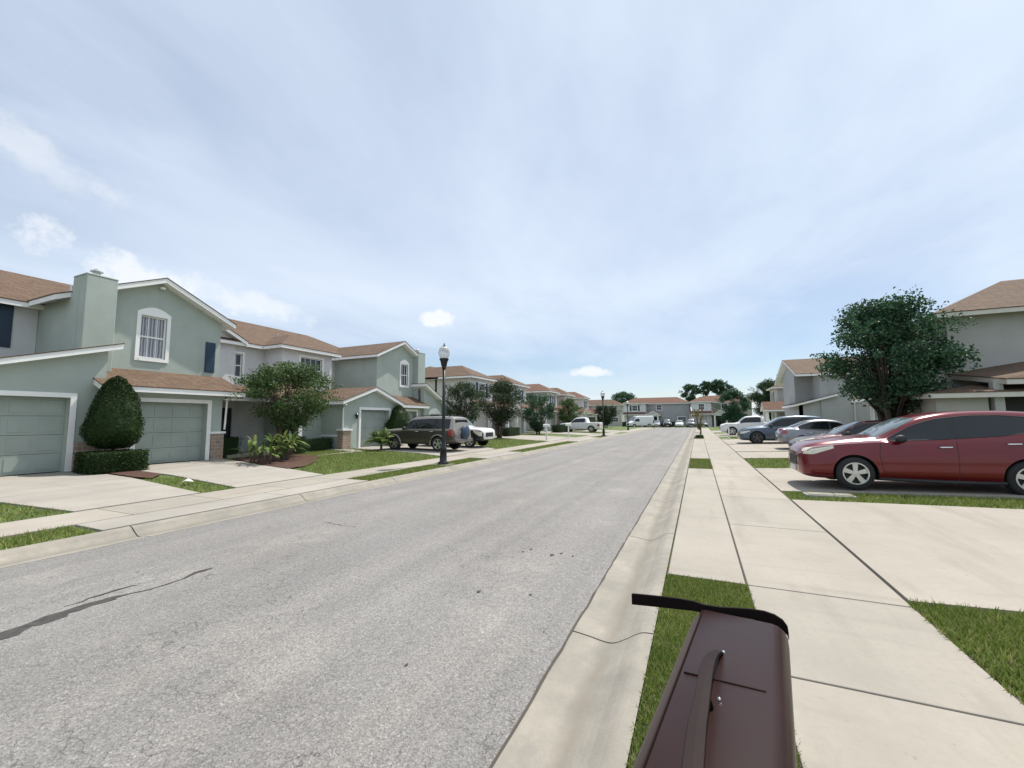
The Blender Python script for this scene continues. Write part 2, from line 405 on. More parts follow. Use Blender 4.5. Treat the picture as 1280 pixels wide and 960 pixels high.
for i in range(n + 1):
    y = -5 + 60 * i / n; mb.v += [(-1.0 - .012 * rnd.random(), y, .0065), (-1.0 + .006 + .012 * rnd.random(), y, .0065)]
mb.f = [(2 * i, 2 * i + 1, 2 * i + 3, 2 * i + 2) for i in range(n)]; mb.m = [0] * n
o = mb.build('road_edge_joint', M['joint'], fix=False); o['kind'] = 'structure'
# sidewalks as slabs
def slabs(name, x0, x1, y0, y1, step, off, z, mat, g=.006, split=()):
    mb = MB(); y = off
    while y < y1:
        a, b = max(y, y0), min(y + step, y1)
        if b - a > .05: mb.box(x0, x1, a + g, b - g, z - .08, z)
        y += step
    o = mb.build(name, mat); bevel(o, .006, 2); o['kind'] = 'structure'; return o
def slabs_at(name, x0, x1, ys, z, mat, g):
    mb = MB()
    for a, b in zip(ys, ys[1:]): mb.box(x0, x1, a + g, b - g, z - .08, z)
    o = mb.build(name, mat); bevel(o, .008, 2); o['kind'] = 'structure'; return o
slabs_at('sidewalk', .375, 1.597, [-4, -2.8, -1.3, .2, 1.7, 3.2, 4.73, 7.3, 9.87, 10.95, 13.3, 14.95, 16.8, 18.7, 20.9, 23] + [24.5 + 1.5 * i for i in range(40)], .10, M['walk'], .008)
slabs('sidewalk_far_side', -10.15, -8.95, -20, 84, 1.5, -20, .125, M['walk'])
# verge on the right: concrete aprons between grass openings
RG = [(-5., 4.73), (14.95, 18.7), (37.6, 40.6), (52., 55)]       # grass openings along Y
prev = 4.73
for a, b in RG[1:] + [(84, 85)]:
    slabs('driveway_apron', -.352, .356, prev + .01, a - .01, (a - prev) + 1, prev, .10, M['walk']); prev = b
# right driveways: polygons rising with the yard (x0 side to house)
def poly_sheet(name, pts, mat, t=.09, dz=.012, kind='structure', nx=10):
    """pts = ((xA,yA0,yA1),(xB,yB0,yB1),...) strips following zprof"""
    mb = MB(); L = []
    for (xa, a0, a1), (xb, b0, b1) in zip(pts, pts[1:]):
        for i in range(nx + (1 if (xb, b0, b1) == pts[-1] else 0)):
            q = i / nx; L.append((xa + (xb - xa) * q, a0 + (b0 - a0) * q, a1 + (b1 - a1) * q))
    n = len(L); vs = []
    for x, y0, y1 in L:
        z = zprof(x) + dz; vs += [(x, y0, z), (x, y1, z), (x, y0, z - t), (x, y1, z - t)]
    fs = []
    for i in range(n - 1):
        a = 4 * i; c = a + 4
        fs += [(a, a + 1, c + 1, c), (a, a + 2, c + 2, c), (a + 1, a + 3, c + 3, c + 1)]
    fs += [(0, 1, 3, 2), (4 * n - 4, 4 * n - 3, 4 * n - 1, 4 * n - 2)]
    mb.add(vs, fs); o = mb.build(name, mat); o['kind'] = kind; return o
poly_sheet('driveway', [(1.62, 4.85, 9.85), (4., 4.95, 9.75), (9., 5.2, 9.6)], M['walk'])
poly_sheet('driveway', [(1.62, 10.95, 15.6), (4., 11.0, 15.8), (8.4, 11.3, 15.9)], M['walk'])
poly_sheet('driveway', [(1.62, 19.4, 22.9), (4., 19.6, 23), (6.2, 19.7, 23.2)], M['walk'])
poly_sheet('driveway', [(1.62, 23.2, 29.4), (8.4, 23.4, 29.4)], M['walk'])
poly_sheet('driveway', [(1.62, 29.8, 37.), (8.4, 29.8, 37)], M['walk'])
poly_sheet('driveway', [(1.62, 42, 50.), (8.4, 42, 50)], M['walk'])
poly_sheet('driveway', [(1.62, 55, 63.), (8.4, 55, 63)], M['walk'])
# left driveways (measured outlines) and aprons
LD = [((-17.6, 3.0, 6.45), (-14.3, 3.3, 6.3), (-10.2, 3.7, 5.75)), ((-17.6, 7.25, 10.6), (-14., 7.1, 10.0), (-10.2, 6.55, 9.1)),
      ((-17.6, 17.4, 24.2), (-12.5, 16.6, 22.8), (-10.2, 15.6, 20.6)), ((-18.6, 33.4, 40.), (-10.2, 29.5, 37.)), ((-18.6, 46., 52.), (-10.2, 42., 47.)), ((-18.6, 56, 64), (-10.2, 54, 62))]
for d in LD: poly_sheet('driveway', list(d), M['drive'])
# far side verge concrete where there is no grass
LG = [(-20, 3.25, 2.2), (8.75, 15.6, 0), (19.4, 30.0, 0), (37.5, 42, 0), (48, 54, 0)]
prev = 3.25
for a, b, _ in LG[1:] + [(84, 85, 0)]:
    slabs('driveway_apron_far_side', -8.94, -8.13, prev + .02, a - .02, 3.1, prev, .118, M['drive']); prev = b
poly_sheet('front_path', [(-18.2, 16.0, 17.0), (-15.9, 15.9, 16.5), (-15.4, 13.2, 16.3)], M['drive'])
# dark tar crack + small pits in the road (real shapes lying on the surface)
def crack(name, path, w, mat=M['tar'], z=.014):
    mb = MB(); rnd = random.Random(len(path) + int(abs(path[0][0]) * 10)); P = []
    for (x0, y0, w0), (x1, y1, w1) in zip(path, path[1:]):
        k = max(2, int(math.hypot(x1 - x0, y1 - y0) / .06))
        for i in range(k):
            q = i / k; P.append((x0 + (x1 - x0) * q + rnd.uniform(-.018, .018), y0 + (y1 - y0) * q + rnd.uniform(-.018, .018), (w0 + (w1 - w0) * q) * rnd.uniform(.5, 1.3)))
    vs = []
    for i, (x, y, ww) in enumerate(P):
        a = P[max(0, i - 1)]; b = P[min(len(P) - 1, i + 1)]; d = Vector((b[0] - a[0], b[1] - a[1])).normalized()
        zz = roadz(x) + .005
        vs += [(x - d.y * ww / 2, y + d.x * ww / 2, zz), (x + d.y * ww / 2, y - d.x * ww / 2, zz)]
    mb.add(vs, [(2 * i, 2 * i + 1, 2 * i + 3, 2 * i + 2) for i in range(len(P) - 1)])
    o = mb.build(name, mat, fix=False); o['kind'] = 'structure'; return o
def roadz(x):
    P = [(-7.55, .0), (-6.5, .02), (-4.3, .07), (-2, .03), (-1.0, .0)]
    for (a, za), (b, zb) in zip(P, P[1:]):
        if a <= x <= b: return za + (zb - za) * (x - a) / (b - a)
    return 0.

# ---------------------------------------------------------------- camera (calibrated from the photograph)
f_px = 518.; Yc = Vector((872.5 - 640, 524. - 480, f_px)).normalized()
nrm = Vector((1, -.006, 0)).cross(Yc).normalized()
if nrm.y > 0: nrm = -nrm
Zc = nrm; Xc = Yc.cross(Zc)
CAM_H = 1.70
cam = bpy.data.cameras.new('camera'); co = bpy.data.objects.new('camera', cam); COL.objects.link(co)
right = Vector((Xc[0], Yc[0], Zc[0])); down = Vector((Xc[1], Yc[1], Zc[1])); fwd = Vector((Xc[2], Yc[2], Zc[2]))
mw = Matrix.Identity(4)
for i in range(3): mw[i][0] = right[i]; mw[i][1] = -down[i]; mw[i][2] = -fwd[i]
mw[0][3], mw[1][3], mw[2][3] = 0, 0, CAM_H
if right.dot((-down).cross(-fwd)) < 0: raise RuntimeError('handedness')
co.matrix_world = mw
cam.sensor_width = 36; cam.lens = f_px / 1280 * 36; cam.clip_end = 3000; cam.clip_start = .02
scn.camera = co

def road_at(px, py, z=.03):     # ground point seen at a photo pixel (used only to read off plan positions)
    d = right * (px - 640) + down * (py - 480) + fwd * f_px; t = (z - CAM_H) / d.z
    return d.x * t, d.y * t
def pth(L): return [(*road_at(x, y), w) for x, y, w in L]
crack('road_crack', pth([(-30, 812, .15), (20, 792, .18), (70, 774, .2), (110, 760, .18), (140, 751, .12), (153, 748, .03), (185, 741, .02), (225, 728, .02), (245, 719, .055), (262, 714, .055), (268, 712, .01)]), 1)
crack('road_crack', pth([(80, 762, .015), (120, 748, .02), (145, 740, .035), (165, 735, .02), (175, 734, .008)]), 1)
crack('road_crack', pth([(405, 653, .01), (425, 658, .014), (450, 662, .008)]), 1)
def pit(px, py, r, seed):
    rnd = random.Random(seed); x, y = road_at(px, py); n = 11; mb = MB(); z = roadz(x) + .006
    mb.add([(x + math.cos(6.28 * k / n) * r * rnd.uniform(.4, 1.2), y + math.sin(6.28 * k / n) * r * 1.5 * rnd.uniform(.4, 1.2), z) for k in range(n)], [tuple(range(n))])
    o = mb.build('road_pit', M['tar'], fix=False); o['kind'] = 'structure'
for k, (px, py, r) in enumerate([(690, 693, .03), (702, 691, .02), (716, 694, .018), (654, 690, .018), (664, 687, .02), (598, 740, .02), (663, 742, .014), (508, 831, .014), (680, 786, .009)]):
    pit(px, py, r, k)
# ---------------------------------------------------------------- vegetation
def rvec(rnd):
    while True:
        v = Vector((rnd.uniform(-1, 1), rnd.uniform(-1, 1), rnd.uniform(-1, 1)))
        if .05 < v.length < 1: return v
def leaf(mb, p, s, rnd, up=.3):
    n = rvec(rnd); n.z += up; n.normalize(); a = n.orthogonal().normalized()
    a.rotate(Matrix.Rotation(rnd.uniform(0, 6.28), 3, n)); b = n.cross(a)
    l = s * rnd.uniform(.7, 1.3); w = l * .55
    o = len(mb.v)
    mb.v += [tuple(p - a * l * .5), tuple(p + b * w * .5 + n * l * .1), tuple(p + a * l * .5), tuple(p - b * w * .5 + n * l * .1)]
    mb.f.append((o, o + 1, o + 2, o + 3)); mb.m.append(0)
def crown_clumps(mb, rnd, clumps, dens, s):
    """clumps: list of (centre, (rx,ry,rz)); leaves cluster towards each clump's shell"""
    for c, r in clumps:
        c = Vector(c); n = int(dens * (r[0] * r[1] + r[0] * r[2] + r[1] * r[2]))
        for _ in range(n):
            v = rvec(rnd).normalized() * (rnd.random() ** .45)
            q = noise.noise(Vector((v.x * 2 + c.x, v.y * 2 + c.y, v.z * 2 + c.z)) * 1.3)
            k = 1 + .45 * q
            leaf(mb, c + Vector((v.x * r[0] * k, v.y * r[1] * k, v.z * r[2] * k)), s, rnd)
def tree(name, loc, h, cr, trunkh, mat, label, group, stems=3, nclump=26, s=.10, dens=260, seed=1, squash=.8, bark='bark', cat='tree', lean=.0):
    rnd = random.Random(seed); root = empty(name, loc, 0, label, cat, group)
    ch = h - trunkh; cz = trunkh + ch * .5
    cl = []
    for i in range(nclump):
        a = rnd.uniform(0, 6.28); t = rnd.random(); rr = cr * math.sqrt(rnd.random()) * .86
        zz = rnd.uniform(-1, 1); env = math.sqrt(max(.05, 1 - (zz * .95) ** 2))
        c = (math.cos(a) * rr * env + lean * zz, math.sin(a) * rr * env, cz + zz * ch * .42)
        q = cr * rnd.uniform(.2, .36); cl.append((c, (q, q, q * squash)))
    tb = MB()
    for k in range(stems):
        a = 6.28 * k / stems + rnd.uniform(-.4, .4); b0 = Vector((math.cos(a) * .08 * stems ** .5, math.sin(a) * .08 * stems ** .5, -.15))
        top = Vector((math.cos(a) * cr * .3, math.sin(a) * cr * .3, cz)); mid = (b0 + top) / 2 + Vector((rnd.uniform(-.1, .1), rnd.uniform(-.1, .1), 0))
        r0 = .035 + h * .012
        tb.tube([b0, b0 * .6 + mid * .4, mid, top * .8 + mid * .2, top], [r0 * 1.2, r0, r0 * .8, r0 * .5, r0 * .25], 8)
    for i, (c, r) in enumerate(cl):
        a = Vector((c[0] * .15, c[1] * .15, trunkh * rnd.uniform(.75, 1.1))); c = Vector(c)
        tb.tube([a, (a + c) / 2 + Vector((0, 0, -.08)), c], [.03 + h * .003, .02, .006], 5)
    tb.build('trunk', M[bark], root, True)
    fb = MB(); crown_clumps(fb, rnd, cl, dens, s)
    # straggling sprays past the outline
    for i in range(nclump // 2):
        a = rnd.uniform(0, 6.28); e = rnd.uniform(-.2, 1.1); d = Vector((math.cos(a) * math.cos(e), math.sin(a) * math.cos(e), math.sin(e) * .8))
        for j in range(40):
            t = rnd.uniform(.8, 1.22); p = Vector((0, 0, cz)) + Vector((d.x * cr * t, d.y * cr * t, d.z * ch * .5 * t)) + rvec(rnd) * .14 * cr * .5
            leaf(fb, p, s, rnd)
    fb.build('crown', mat, root, fix=False)
    return root
def blob_core(mb, fn, nu=24, nv=14):
    o = len(mb.v)
    for j in range(nv + 1):
        for i in range(nu): mb.v.append(tuple(fn(i / nu, j / nv)))
    for j in range(nv):
        for i in range(nu):
            a = o + j * nu + i; b = o + j * nu + (i + 1) % nu; mb.f.append((a, b, b + nu, a + nu)); mb.m.append(0)
def topiary(root, part, fn, n, mat, s, rnd, core=.92):
    """dense clipped shape: fn(u,v)->point on its surface (local), leaves in a thin shell over a leafy core"""
    mb = MB(); c = sum((fn(i / 8, .5) for i in range(8)), Vector()) / 8
    blob_core(mb, lambda u, v: c + (fn(u, v) - c) * core)
    for _ in range(n):
        p = fn(rnd.random(), rnd.random()); p = c + (p - c) * rnd.uniform(core, 1.03) + rvec(rnd) * .02
        leaf(mb, p, s, rnd, .2)
    return mb.build(part, mat, root, fix=False)
def cone_fn(prof, org=(0, 0, 0)):
    def fn(u, v):
        k = v * (len(prof) - 1); i = min(int(k), len(prof) - 2); q = k - i
        r = prof[i][0] * (1 - q) + prof[i + 1][0] * q; z = prof[i][1] * (1 - q) + prof[i + 1][1] * q
        w = 1 + .16 * noise.noise(Vector((math.cos(u * 6.28) * 2, math.sin(u * 6.28) * 2, z * 2)))
        return Vector((org[0] + r * w * math.cos(u * 6.2832), org[1] + r * w * math.sin(u * 6.2832), org[2] + z))
    return fn
def box_fn(lx, ly, z0, z1):
    def fn(u, v):
        t = u * 6.2832; c, s_ = math.cos(t), math.sin(t)
        k = 5.; d = (abs(c) ** k + abs(s_) ** k) ** (1 / k)
        if v < .12: rr, z = v / .12, z0
        elif v < .72: rr, z = 1., z0 + (z1 - z0) * (v - .12) / .6
        else: rr, z = (1 - v) / .28, z1
        rr = max(rr, .02)
        w = 1 + .05 * noise.noise(Vector((c * 3, s_ * 3, z * 3)))
        return Vector((lx / 2 * c / d * rr * w, ly / 2 * s_ / d * rr * w, z + .03 * noise.noise(Vector((c * rr * 4, s_ * rr * 4, 1)))))
    return fn
def hedge(name, loc, lx, ly, h, label, mat='leaf_hedge', n=2600, seed=1, rz=0, s=.05, group=None, cat='hedge'):
    rnd = random.Random(seed); root = empty(name, loc, rz, label, cat, group)
    topiary(root, 'foliage', box_fn(lx, ly, .0, h), n, M[mat], s, rnd)
    mb = MB()
    for i in range(3): mb.tube([(rnd.uniform(-.3, .3) * lx, rnd.uniform(-.2, .2) * ly, -.05), (rnd.uniform(-.3, .3) * lx, 0, h * .6)], .015, 5)
    mb.build('stem', M['darkbark'], root)
    return root
def palm(name, loc, label, nfr=16, L=.9, trunk=.3, seed=1, group=None, arch=.6, wide=.05, cat='palm'):
    rnd = random.Random(seed); root = empty(name, loc, 0, label, cat, group)
    mb = MB(); mb.tube([(0, 0, -.05), (0, 0, trunk * .5), (.02, 0, trunk)], [.07, .06, .05], 8); mb.build('trunk', M['bark'], root, True)
    fb = MB()
    for i in range(nfr):
        a = rnd.uniform(0, 6.28); el = rnd.uniform(.45, 1.35); l = L * rnd.uniform(.75, 1.15)
        pts = []
        for k in range(9):
            t = k / 8; pts.append(Vector((math.cos(a) * math.cos(el) * l * t, math.sin(a) * math.cos(el) * l * t, trunk + math.sin(el) * l * t - arch * l * t * t * math.cos(el))))
        side = Vector((-math.sin(a), math.cos(a), 0))
        o = len(fb.v)
        for k, p in enumerate(pts):
            w = wide * .25 * (1 - k / 9); fb.v += [tuple(p - side * w), tuple(p + side * w)]
        for k in range(8): fb.f.append((o + 2 * k, o + 2 * k + 1, o + 2 * k + 3, o + 2 * k + 2)); fb.m.append(0)
        for k in range(1, 9):
            for sgn in (-1, 1):
                for e in (0, .5):
                    p = pts[k] if e == 0 else (pts[k] + pts[k - 1]) / 2
                    ll = l * .34 * math.sin(3.14 * min(.95, (k - e) / 8 * .85 + .12)); d = (side * sgn + (pts[k] - pts[k - 1]).normalized() * .7 + Vector((0, 0, -.15))).normalized()
                    w = Vector((0, 0, 1)).cross(d).normalized() * wide * .3
                    o = len(fb.v); fb.v += [tuple(p - w), tuple(p + w), tuple(p + d * ll * .6 + w * .8 + Vector((0, 0, -.01))), tuple(p + d * ll + Vector((0, 0, -.05)))]
                    fb.f.append((o, o + 1, o + 2, o + 3)); fb.m.append(0)
    fb.build('frond', M['leaf_palm'], root, fix=False)
    return root
def blade_leaf_plant(name, loc, label, n=26, L=.8, seed=1, group=None, mat='leaf_palm', wide=.07, cat='plant'):
    """clump of broad strap leaves (ti / ginger type) on short canes"""
    rnd = random.Random(seed); root = empty(name, loc, 0, label, cat, group)
    st = MB(); fb = MB()
    for c in range(5):
        a = rnd.uniform(0, 6.28); r = rnd.uniform(.02, .2); hb = rnd.uniform(.35, .85)
        b0 = Vector((math.cos(a) * r, math.sin(a) * r, -.05)); b1 = Vector((math.cos(a) * r * 1.9, math.sin(a) * r * 1.9, hb))
        st.tube([b0, b1], [.028, .018], 6)
        for i in range(n // 5 + 1):
            a2 = rnd.uniform(0, 6.28); el = rnd.uniform(.35, 1.35); l = L * rnd.uniform(.55, 1.1)
            side = Vector((-math.sin(a2), math.cos(a2), 0)); o = len(fb.v); K = 6
            for k in range(K + 1):
                t = k / K; p = b1 + Vector((math.cos(a2) * math.cos(el) * l * t, math.sin(a2) * math.cos(el) * l * t, math.sin(el) * l * t - .55 * l * t * t)) - Vector((0, 0, .1))
                w = wide * math.sin(3.14 * (.08 + .9 * t)) * .6
                fb.v += [tuple(p - side * w), tuple(p + side * w)]
            for k in range(K): fb.f.append((o + 2 * k, o + 2 * k + 1, o + 2 * k + 3, o + 2 * k + 2)); fb.m.append(0)
    st.build('cane', M['bark'], root, True); fb.build('foliage', M[mat], root, fix=False)
    return root
# grass blades, real triangles
def grass(name, regions, label, seed=1):
    rnd = random.Random(seed); v = []; f = []
    for inside, (x0, x1, y0, y1), dens, h in regions:
        for _ in range(int((x1 - x0) * (y1 - y0) * dens)):
            x, y = rnd.uniform(x0, x1), rnd.uniform(y0, y1)
            if inside and not inside(x, y): continue
            z = zprof(x) - .02; a = rnd.uniform(0, 6.28); hh = h * rnd.uniform(.5, 1.3); w = (.0035 + h * .045) * rnd.uniform(.7, 1.5)
            dx, dy = math.cos(a) * w, math.sin(a) * w; lx, ly = rnd.gauss(0, .45) * hh, rnd.gauss(0, .45) * hh
            o = len(v); v += [(x - dx, y - dy, z), (x + dx, y + dy, z), (x + lx, y + ly, z + hh)]; f.append((o, o + 1, o + 2))
    me = bpy.data.meshes.new(name); me.from_pydata(v, [], f); me.materials.append(M['blade'])
    o = bpy.data.objects.new(name, me); COL.objects.link(o)
    return tag(o, label, 'grass', kind='stuff')
def in_left_lawn(x, y):
    for d in LD:
        for (xa, a0, a1), (xb, b0, b1) in zip(d, d[1:]):
            if min(xa, xb) <= x <= max(xa, xb):
                q = (x - xa) / (xb - xa); lo, hi = a0 + (b0 - a0) * q, a1 + (b1 - a1) * q
                if lo - .03 < y < hi + .03: return False
    if -16.9 < x < -11.2:        # mulch bed beside driveway 2
        if 9.6 < y < 12.6 and x < -11.9 + (y - 9.6) * -1.0: return False
    if x < -13.6 and 6.2 < y < 7.4: return False
    return True
grass('grass', [
    (None, (-.362, .372, .3, 4.73), 15000, .036), (None, (-.372, -.352, 4.7, 15.), 900, .025), (None, (.357, .373, 4.7, 15.), 500, .02), (None, (-.34, .37, 14.97, 18.68), 1500, .06), (None, (-.34, .37, 37.6, 40.6), 500, .12)], 'short clipped grass in the verge openings beside the near sidewalk')
grass('grass', [
    (None, (1.6, 4.3, 1.8, 4.84), 6000, .06), (None, (1.63, 9., 9.9, 10.9), 1300, .07), (None, (1.63, 9., 15.75, 19.3), 500, .08), (None, (2.4, 8.4, 37.2, 41.8), 150, .1), (None, (8.5, 16, 5., 19), 100, .1)],
    'green lawn strips between the driveways on the red car side')
grass('grass', [
    (lambda x, y: y < 3.2 or y > 8.78, (-8.93, -8.14, -1., 15.58), 1300, .07), (None, (-8.93, -8.14, 19.4, 30), 500, .08), (None, (-8.93, -8.14, 37.5, 42), 200, .1),
    (in_left_lawn, (-17.4, -10.2, 0., 15.6), 420, .08), (in_left_lawn, (-17.4, -10.2, 15.6, 33), 160, .1)], 'lawn and verge grass in front of the green townhouses')
# mulch bed
mb = MB(); pts = [(-17.2, 10.8), (-14.4, 9.95), (-12.3, 9.55), (-12.4, 10.3), (-13.4, 11.6), (-15.2, 13.2), (-17.2, 13.4)]
mb.add([(x, y, zprof(x) + .03) for x, y in pts], [tuple(range(len(pts)))])
o = mb.build('mulch_bed', M['mulch'], fix=False); o['kind'] = 'structure'
mb = MB(); pts = [(-17.45, 6.5), (-14.2, 6.35), (-13.6, 6.45), (-14.4, 7.05), (-17.45, 7.2)]
mb.add([(x, y, zprof(x) + .03) for x, y in pts], [tuple(range(len(pts)))])
o = mb.build('mulch_bed', M['mulch'], fix=False); o['kind'] = 'structure'
# ---------------------------------------------------------------- building kit
class House:
    def __init__(s, name, loc, rz, label, cat='house', group=None, roof='roof', trim='trim'):
        s.root = empty(name, loc, rz, label, cat, group); s.walls = {}; s.roofm = M[roof]; s.trim = M[trim]; s.trimb = MB()
    def wb(s, mat): return s.walls.setdefault(mat, MB())
    def wall_x(s, x, pts, mat, holes=(), t=-.25):      # wall in plane x=const, pts (y,z); thickness toward x+t
        hh = [[(a, c), (b, c), (b, d), (a, d)] for a, b, c, d in holes]
        s.wb(mat).slab(pts, hh, lambda u, v, d: (x + d, u, v), t); return s
    def wall_y(s, y, pts, mat, holes=(), t=.25):       # wall in plane y=const, pts (x,z)
        hh = [[(a, c), (b, c), (b, d), (a, d)] for a, b, c, d in holes]
        s.wb(mat).slab(pts, hh, lambda u, v, d: (u, y + d, v), t); return s
    def block(s, x0, x1, y0, y1, z0, z1, mat, hx1=(), hy0=()):
        """four walls; holes in the x1 wall (y0,y1,z0,z1) and in the y0 wall (x0,x1,z0,z1)"""
        s.wall_x(x1, [(y0, z0), (y1, z0), (y1, z1), (y0, z1)], mat, hx1)
        s.wall_x(x0, [(y0, z0), (y1, z0), (y1, z1), (y0, z1)], mat, (), .25)
        s.wall_y(y0, [(x0 + .25, z0), (x1 - .25, z0), (x1 - .25, z1), (x0 + .25, z1)], mat, hy0)
        s.wall_y(y1, [(x0 + .25, z0), (x1 - .25, z0), (x1 - .25, z1), (x0 + .25, z1)], mat, (), -.25)
        return s
    def roofpoly(s, fn, label=None):
        """fn(oh,dz)->(verts, faces) ; builds shingle roof part + fascia"""
        for part, oh, dz, t, mat in (('roof', .02, 0, .03, s.roofm), ('fascia', 0., -.033, .17, s.trim)):
            vs, fs = fn(oh); mb = MB(); n = len(vs); vs = [Vector(v) + Vector((0, 0, dz)) for v in vs]
            allv = vs + [v - Vector((0, 0, t)) for v in vs]; edges = {}
            for f in fs:
                for a, b in zip(f, f[1:] + f[:1]): edges[frozenset((a, b))] = edges.get(frozenset((a, b)), 0) + 1
            ff = [tuple(f) for f in fs] + [tuple(i + n for i in f)[::-1] for f in fs]
            for f in fs:
                for a, b in zip(f, f[1:] + f[:1]):
                    if edges[frozenset((a, b))] == 1: ff.append((a, b, b + n, a + n))
            mb.add(allv, ff); mb.build(part, mat, s.root)
    def hip(s, x0, x1, y0, y1, z, p=.5, oh=.4, axis='y', g0=False, g1=False):
        """ridge along axis; g0/g1: gable instead of hip at low/high end"""
        def fn(e):
            o = oh + e; X0, X1, Y0, Y1 = x0 - o, x1 + o, y0 - o, y1 + o; ze = z - oh * p
            if axis == 'y':
                hw = (X1 - X0) / 2; xc = (X0 + X1) / 2; zr = ze + hw * p
                if (Y1 - Y0) < 2 * hw and not (g0 or g1):
                    hw2 = (Y1 - Y0) / 2; a = b = (Y0 + Y1) / 2; zr = ze + hw * p
                else: a = Y0 if g0 else Y0 + hw; b = Y1 if g1 else Y1 - hw
                V = [(X0, Y0, ze), (X1, Y0, ze), (X1, Y1, ze), (X0, Y1, ze), (xc, a, zr), (xc, b, zr)]
                F = [[0, 4, 5, 3], [1, 2, 5, 4]]
                if not g0: F.append([0, 1, 4])
                if not g1: F.append([2, 3, 5])
            else:
                hw = (Y1 - Y0) / 2; yc = (Y0 + Y1) / 2; zr = ze + hw * p
                a = X0 if g0 else X0 + hw; b = X1 if g1 else X1 - hw
                V = [(X0, Y0, ze), (X1, Y0, ze), (X1, Y1, ze), (X0, Y1, ze), (a, yc, zr), (b, yc, zr)]
                F = [[0, 1, 5, 4], [3, 4, 5, 2]]
                if not g0: F.append([0, 4, 3])
                if not g1: F.append([1, 2, 5])
            return V, F
        s.roofpoly(fn)
    def shed(s, quad):
        """quad: four 3D corners"""
        def fn(e):
            c = sum((Vector(q) for q in quad), Vector()) / 4; V = []
            for q in quad:
                d = Vector(q) - c; d2 = Vector((math.copysign(e, d.x), math.copysign(e, d.y), 0)); V.append(tuple(Vector(q) + d2))
            return V, [[0, 1, 2, 3]]
        s.roofpoly(fn)
    def window(s, x, y0, y1, z0, z1, arch=0., tw=.12, pane='pane', face='x', cols=2, dep=.1, label=None):
        """sash window filling the hole, trim proud of wall; face 'x' looks +x, 'y' looks -y"""
        P = (lambda u, v, d: (x + d, u, v)) if face == 'x' else (lambda u, v, d: (u, x - d, v))
        def bx(mb, u0, u1, v0, v1, d0, d1):
            p = [P(u, v, d) for d in (d0, d1) for v in (v0, v1) for u in (u0, u1)]
            mb.add(p, [(0, 1, 3, 2), (4, 5, 7, 6), (0, 1, 5, 4), (2, 3, 7, 6), (0, 2, 6, 4), (1, 3, 7, 5)])
        fr = MB()
        zt_ = z1 if arch else z1 + tw
        bx(fr, y0 - tw, y0, z0 - tw, zt_, -.02, .035); bx(fr, y1, y1 + tw, z0 - tw, zt_, -.02, .035)
        bx(fr, y0, y1, z0 - tw, z0, -.02, .05)
        if arch:
            out = [(y0 - tw, z1 + tw)] + [(y0 - tw + (y1 - y0 + 2 * tw) * i / 12, z1 + tw + arch * math.sin(math.pi * i / 12)) for i in range(1, 12)] + [(y1 + tw, z1 + tw), (y1 + tw, z1 + .002), (y0 - tw, z1 + .002)]
            o = len(fr.v); fr.slab(out, [], lambda u, v, d: P(u, v, .035 - d), .055)
        else: bx(fr, y0, y1, z1, z1 + tw, -.02, .035)
        f = fr.build('window', s.trim, s.root)
        if label: f['label'] = label
        pn = MB(); bx(pn, y0 + .002, y1 - .002, z0 + .002, z1 - .002, -dep - .02, -dep); pn.build('pane', M[pane], f)
        sa = MB(); zc = (z0 + z1) / 2
        for (a, b, c, d) in [(y0, y0 + .05, z0, z1), (y1 - .05, y1, z0, z1), (y0 + .05, y1 - .05, z0, z0 + .05), (y0 + .05, y1 - .05, z1 - .05, z1), (y0 + .05, y1 - .05, zc - .03, zc + .03)]:
            bx(sa, a, b, c, d, -dep + .002, -dep + .04)
        for i in range(1, cols + 1):
            u = y0 + (y1 - y0) * i / (cols + 1); bx(sa, u - .012, u + .012, zc + .03, z1 - .05, -dep + .002, -dep + .018)
            bx(sa, u - .012, u + .012, z0 + .05, zc - .03, -dep + .002, -dep + .018)
        sa.build('sash', s.trim, f)
        return f
    def garage(s, x, y0, y1, z0, z1, mat, rec=.22, tw=.14, face='x'):
        P = (lambda u, v, d: (x + d, u, v)) if face == 'x' else (lambda u, v, d: (u, x - d, v))
        def bx(mb, u0, u1, v0, v1, d0, d1):
            p = [P(u, v, d) for d in (d0, d1) for v in (v0, v1) for u in (u0, u1)]
            mb.add(p, [(0, 1, 3, 2), (4, 5, 7, 6), (0, 1, 5, 4), (2, 3, 7, 6), (0, 2, 6, 4), (1, 3, 7, 5)])
        tr = MB(); bx(tr, y0 - tw, y0, z0, z1 + tw, -.02, .04); bx(tr, y1, y1 + tw, z0, z1 + tw, -.02, .04); bx(tr, y0, y1, z1, z1 + tw, -.02, .04)
        tr.build('garage_trim', s.trim, s.root)
        d = MB(); n = 4; hh = (z1 - z0) / n
        for i in range(n):
            bx(d, y0 + .004, y1 - .004, z0 + i * hh + .006, z0 + (i + 1) * hh - .006, -rec - .04, -rec)
            k = max(3, int((y1 - y0) / .55)); w = (y1 - y0) / k
            for j in range(k): bx(d, y0 + j * w + .07, y0 + (j + 1) * w - .07, z0 + i * hh + .09, z0 + (i + 1) * hh - .09, -rec + .001, -rec + .012)
        bx(d, y0, y1, z0, z1, -rec - .08, -rec - .05)
        o = d.build('garage_door', M[mat], s.root); return o
    def boxpart(s, name, mat, *bx, bev=0, label=None):
        mb = MB()
        for q in bx: mb.box(*q)
        o = mb.build(name, M[mat], s.root)
        if bev: bevel(o, bev)
        if label: o['label'] = label
        return o
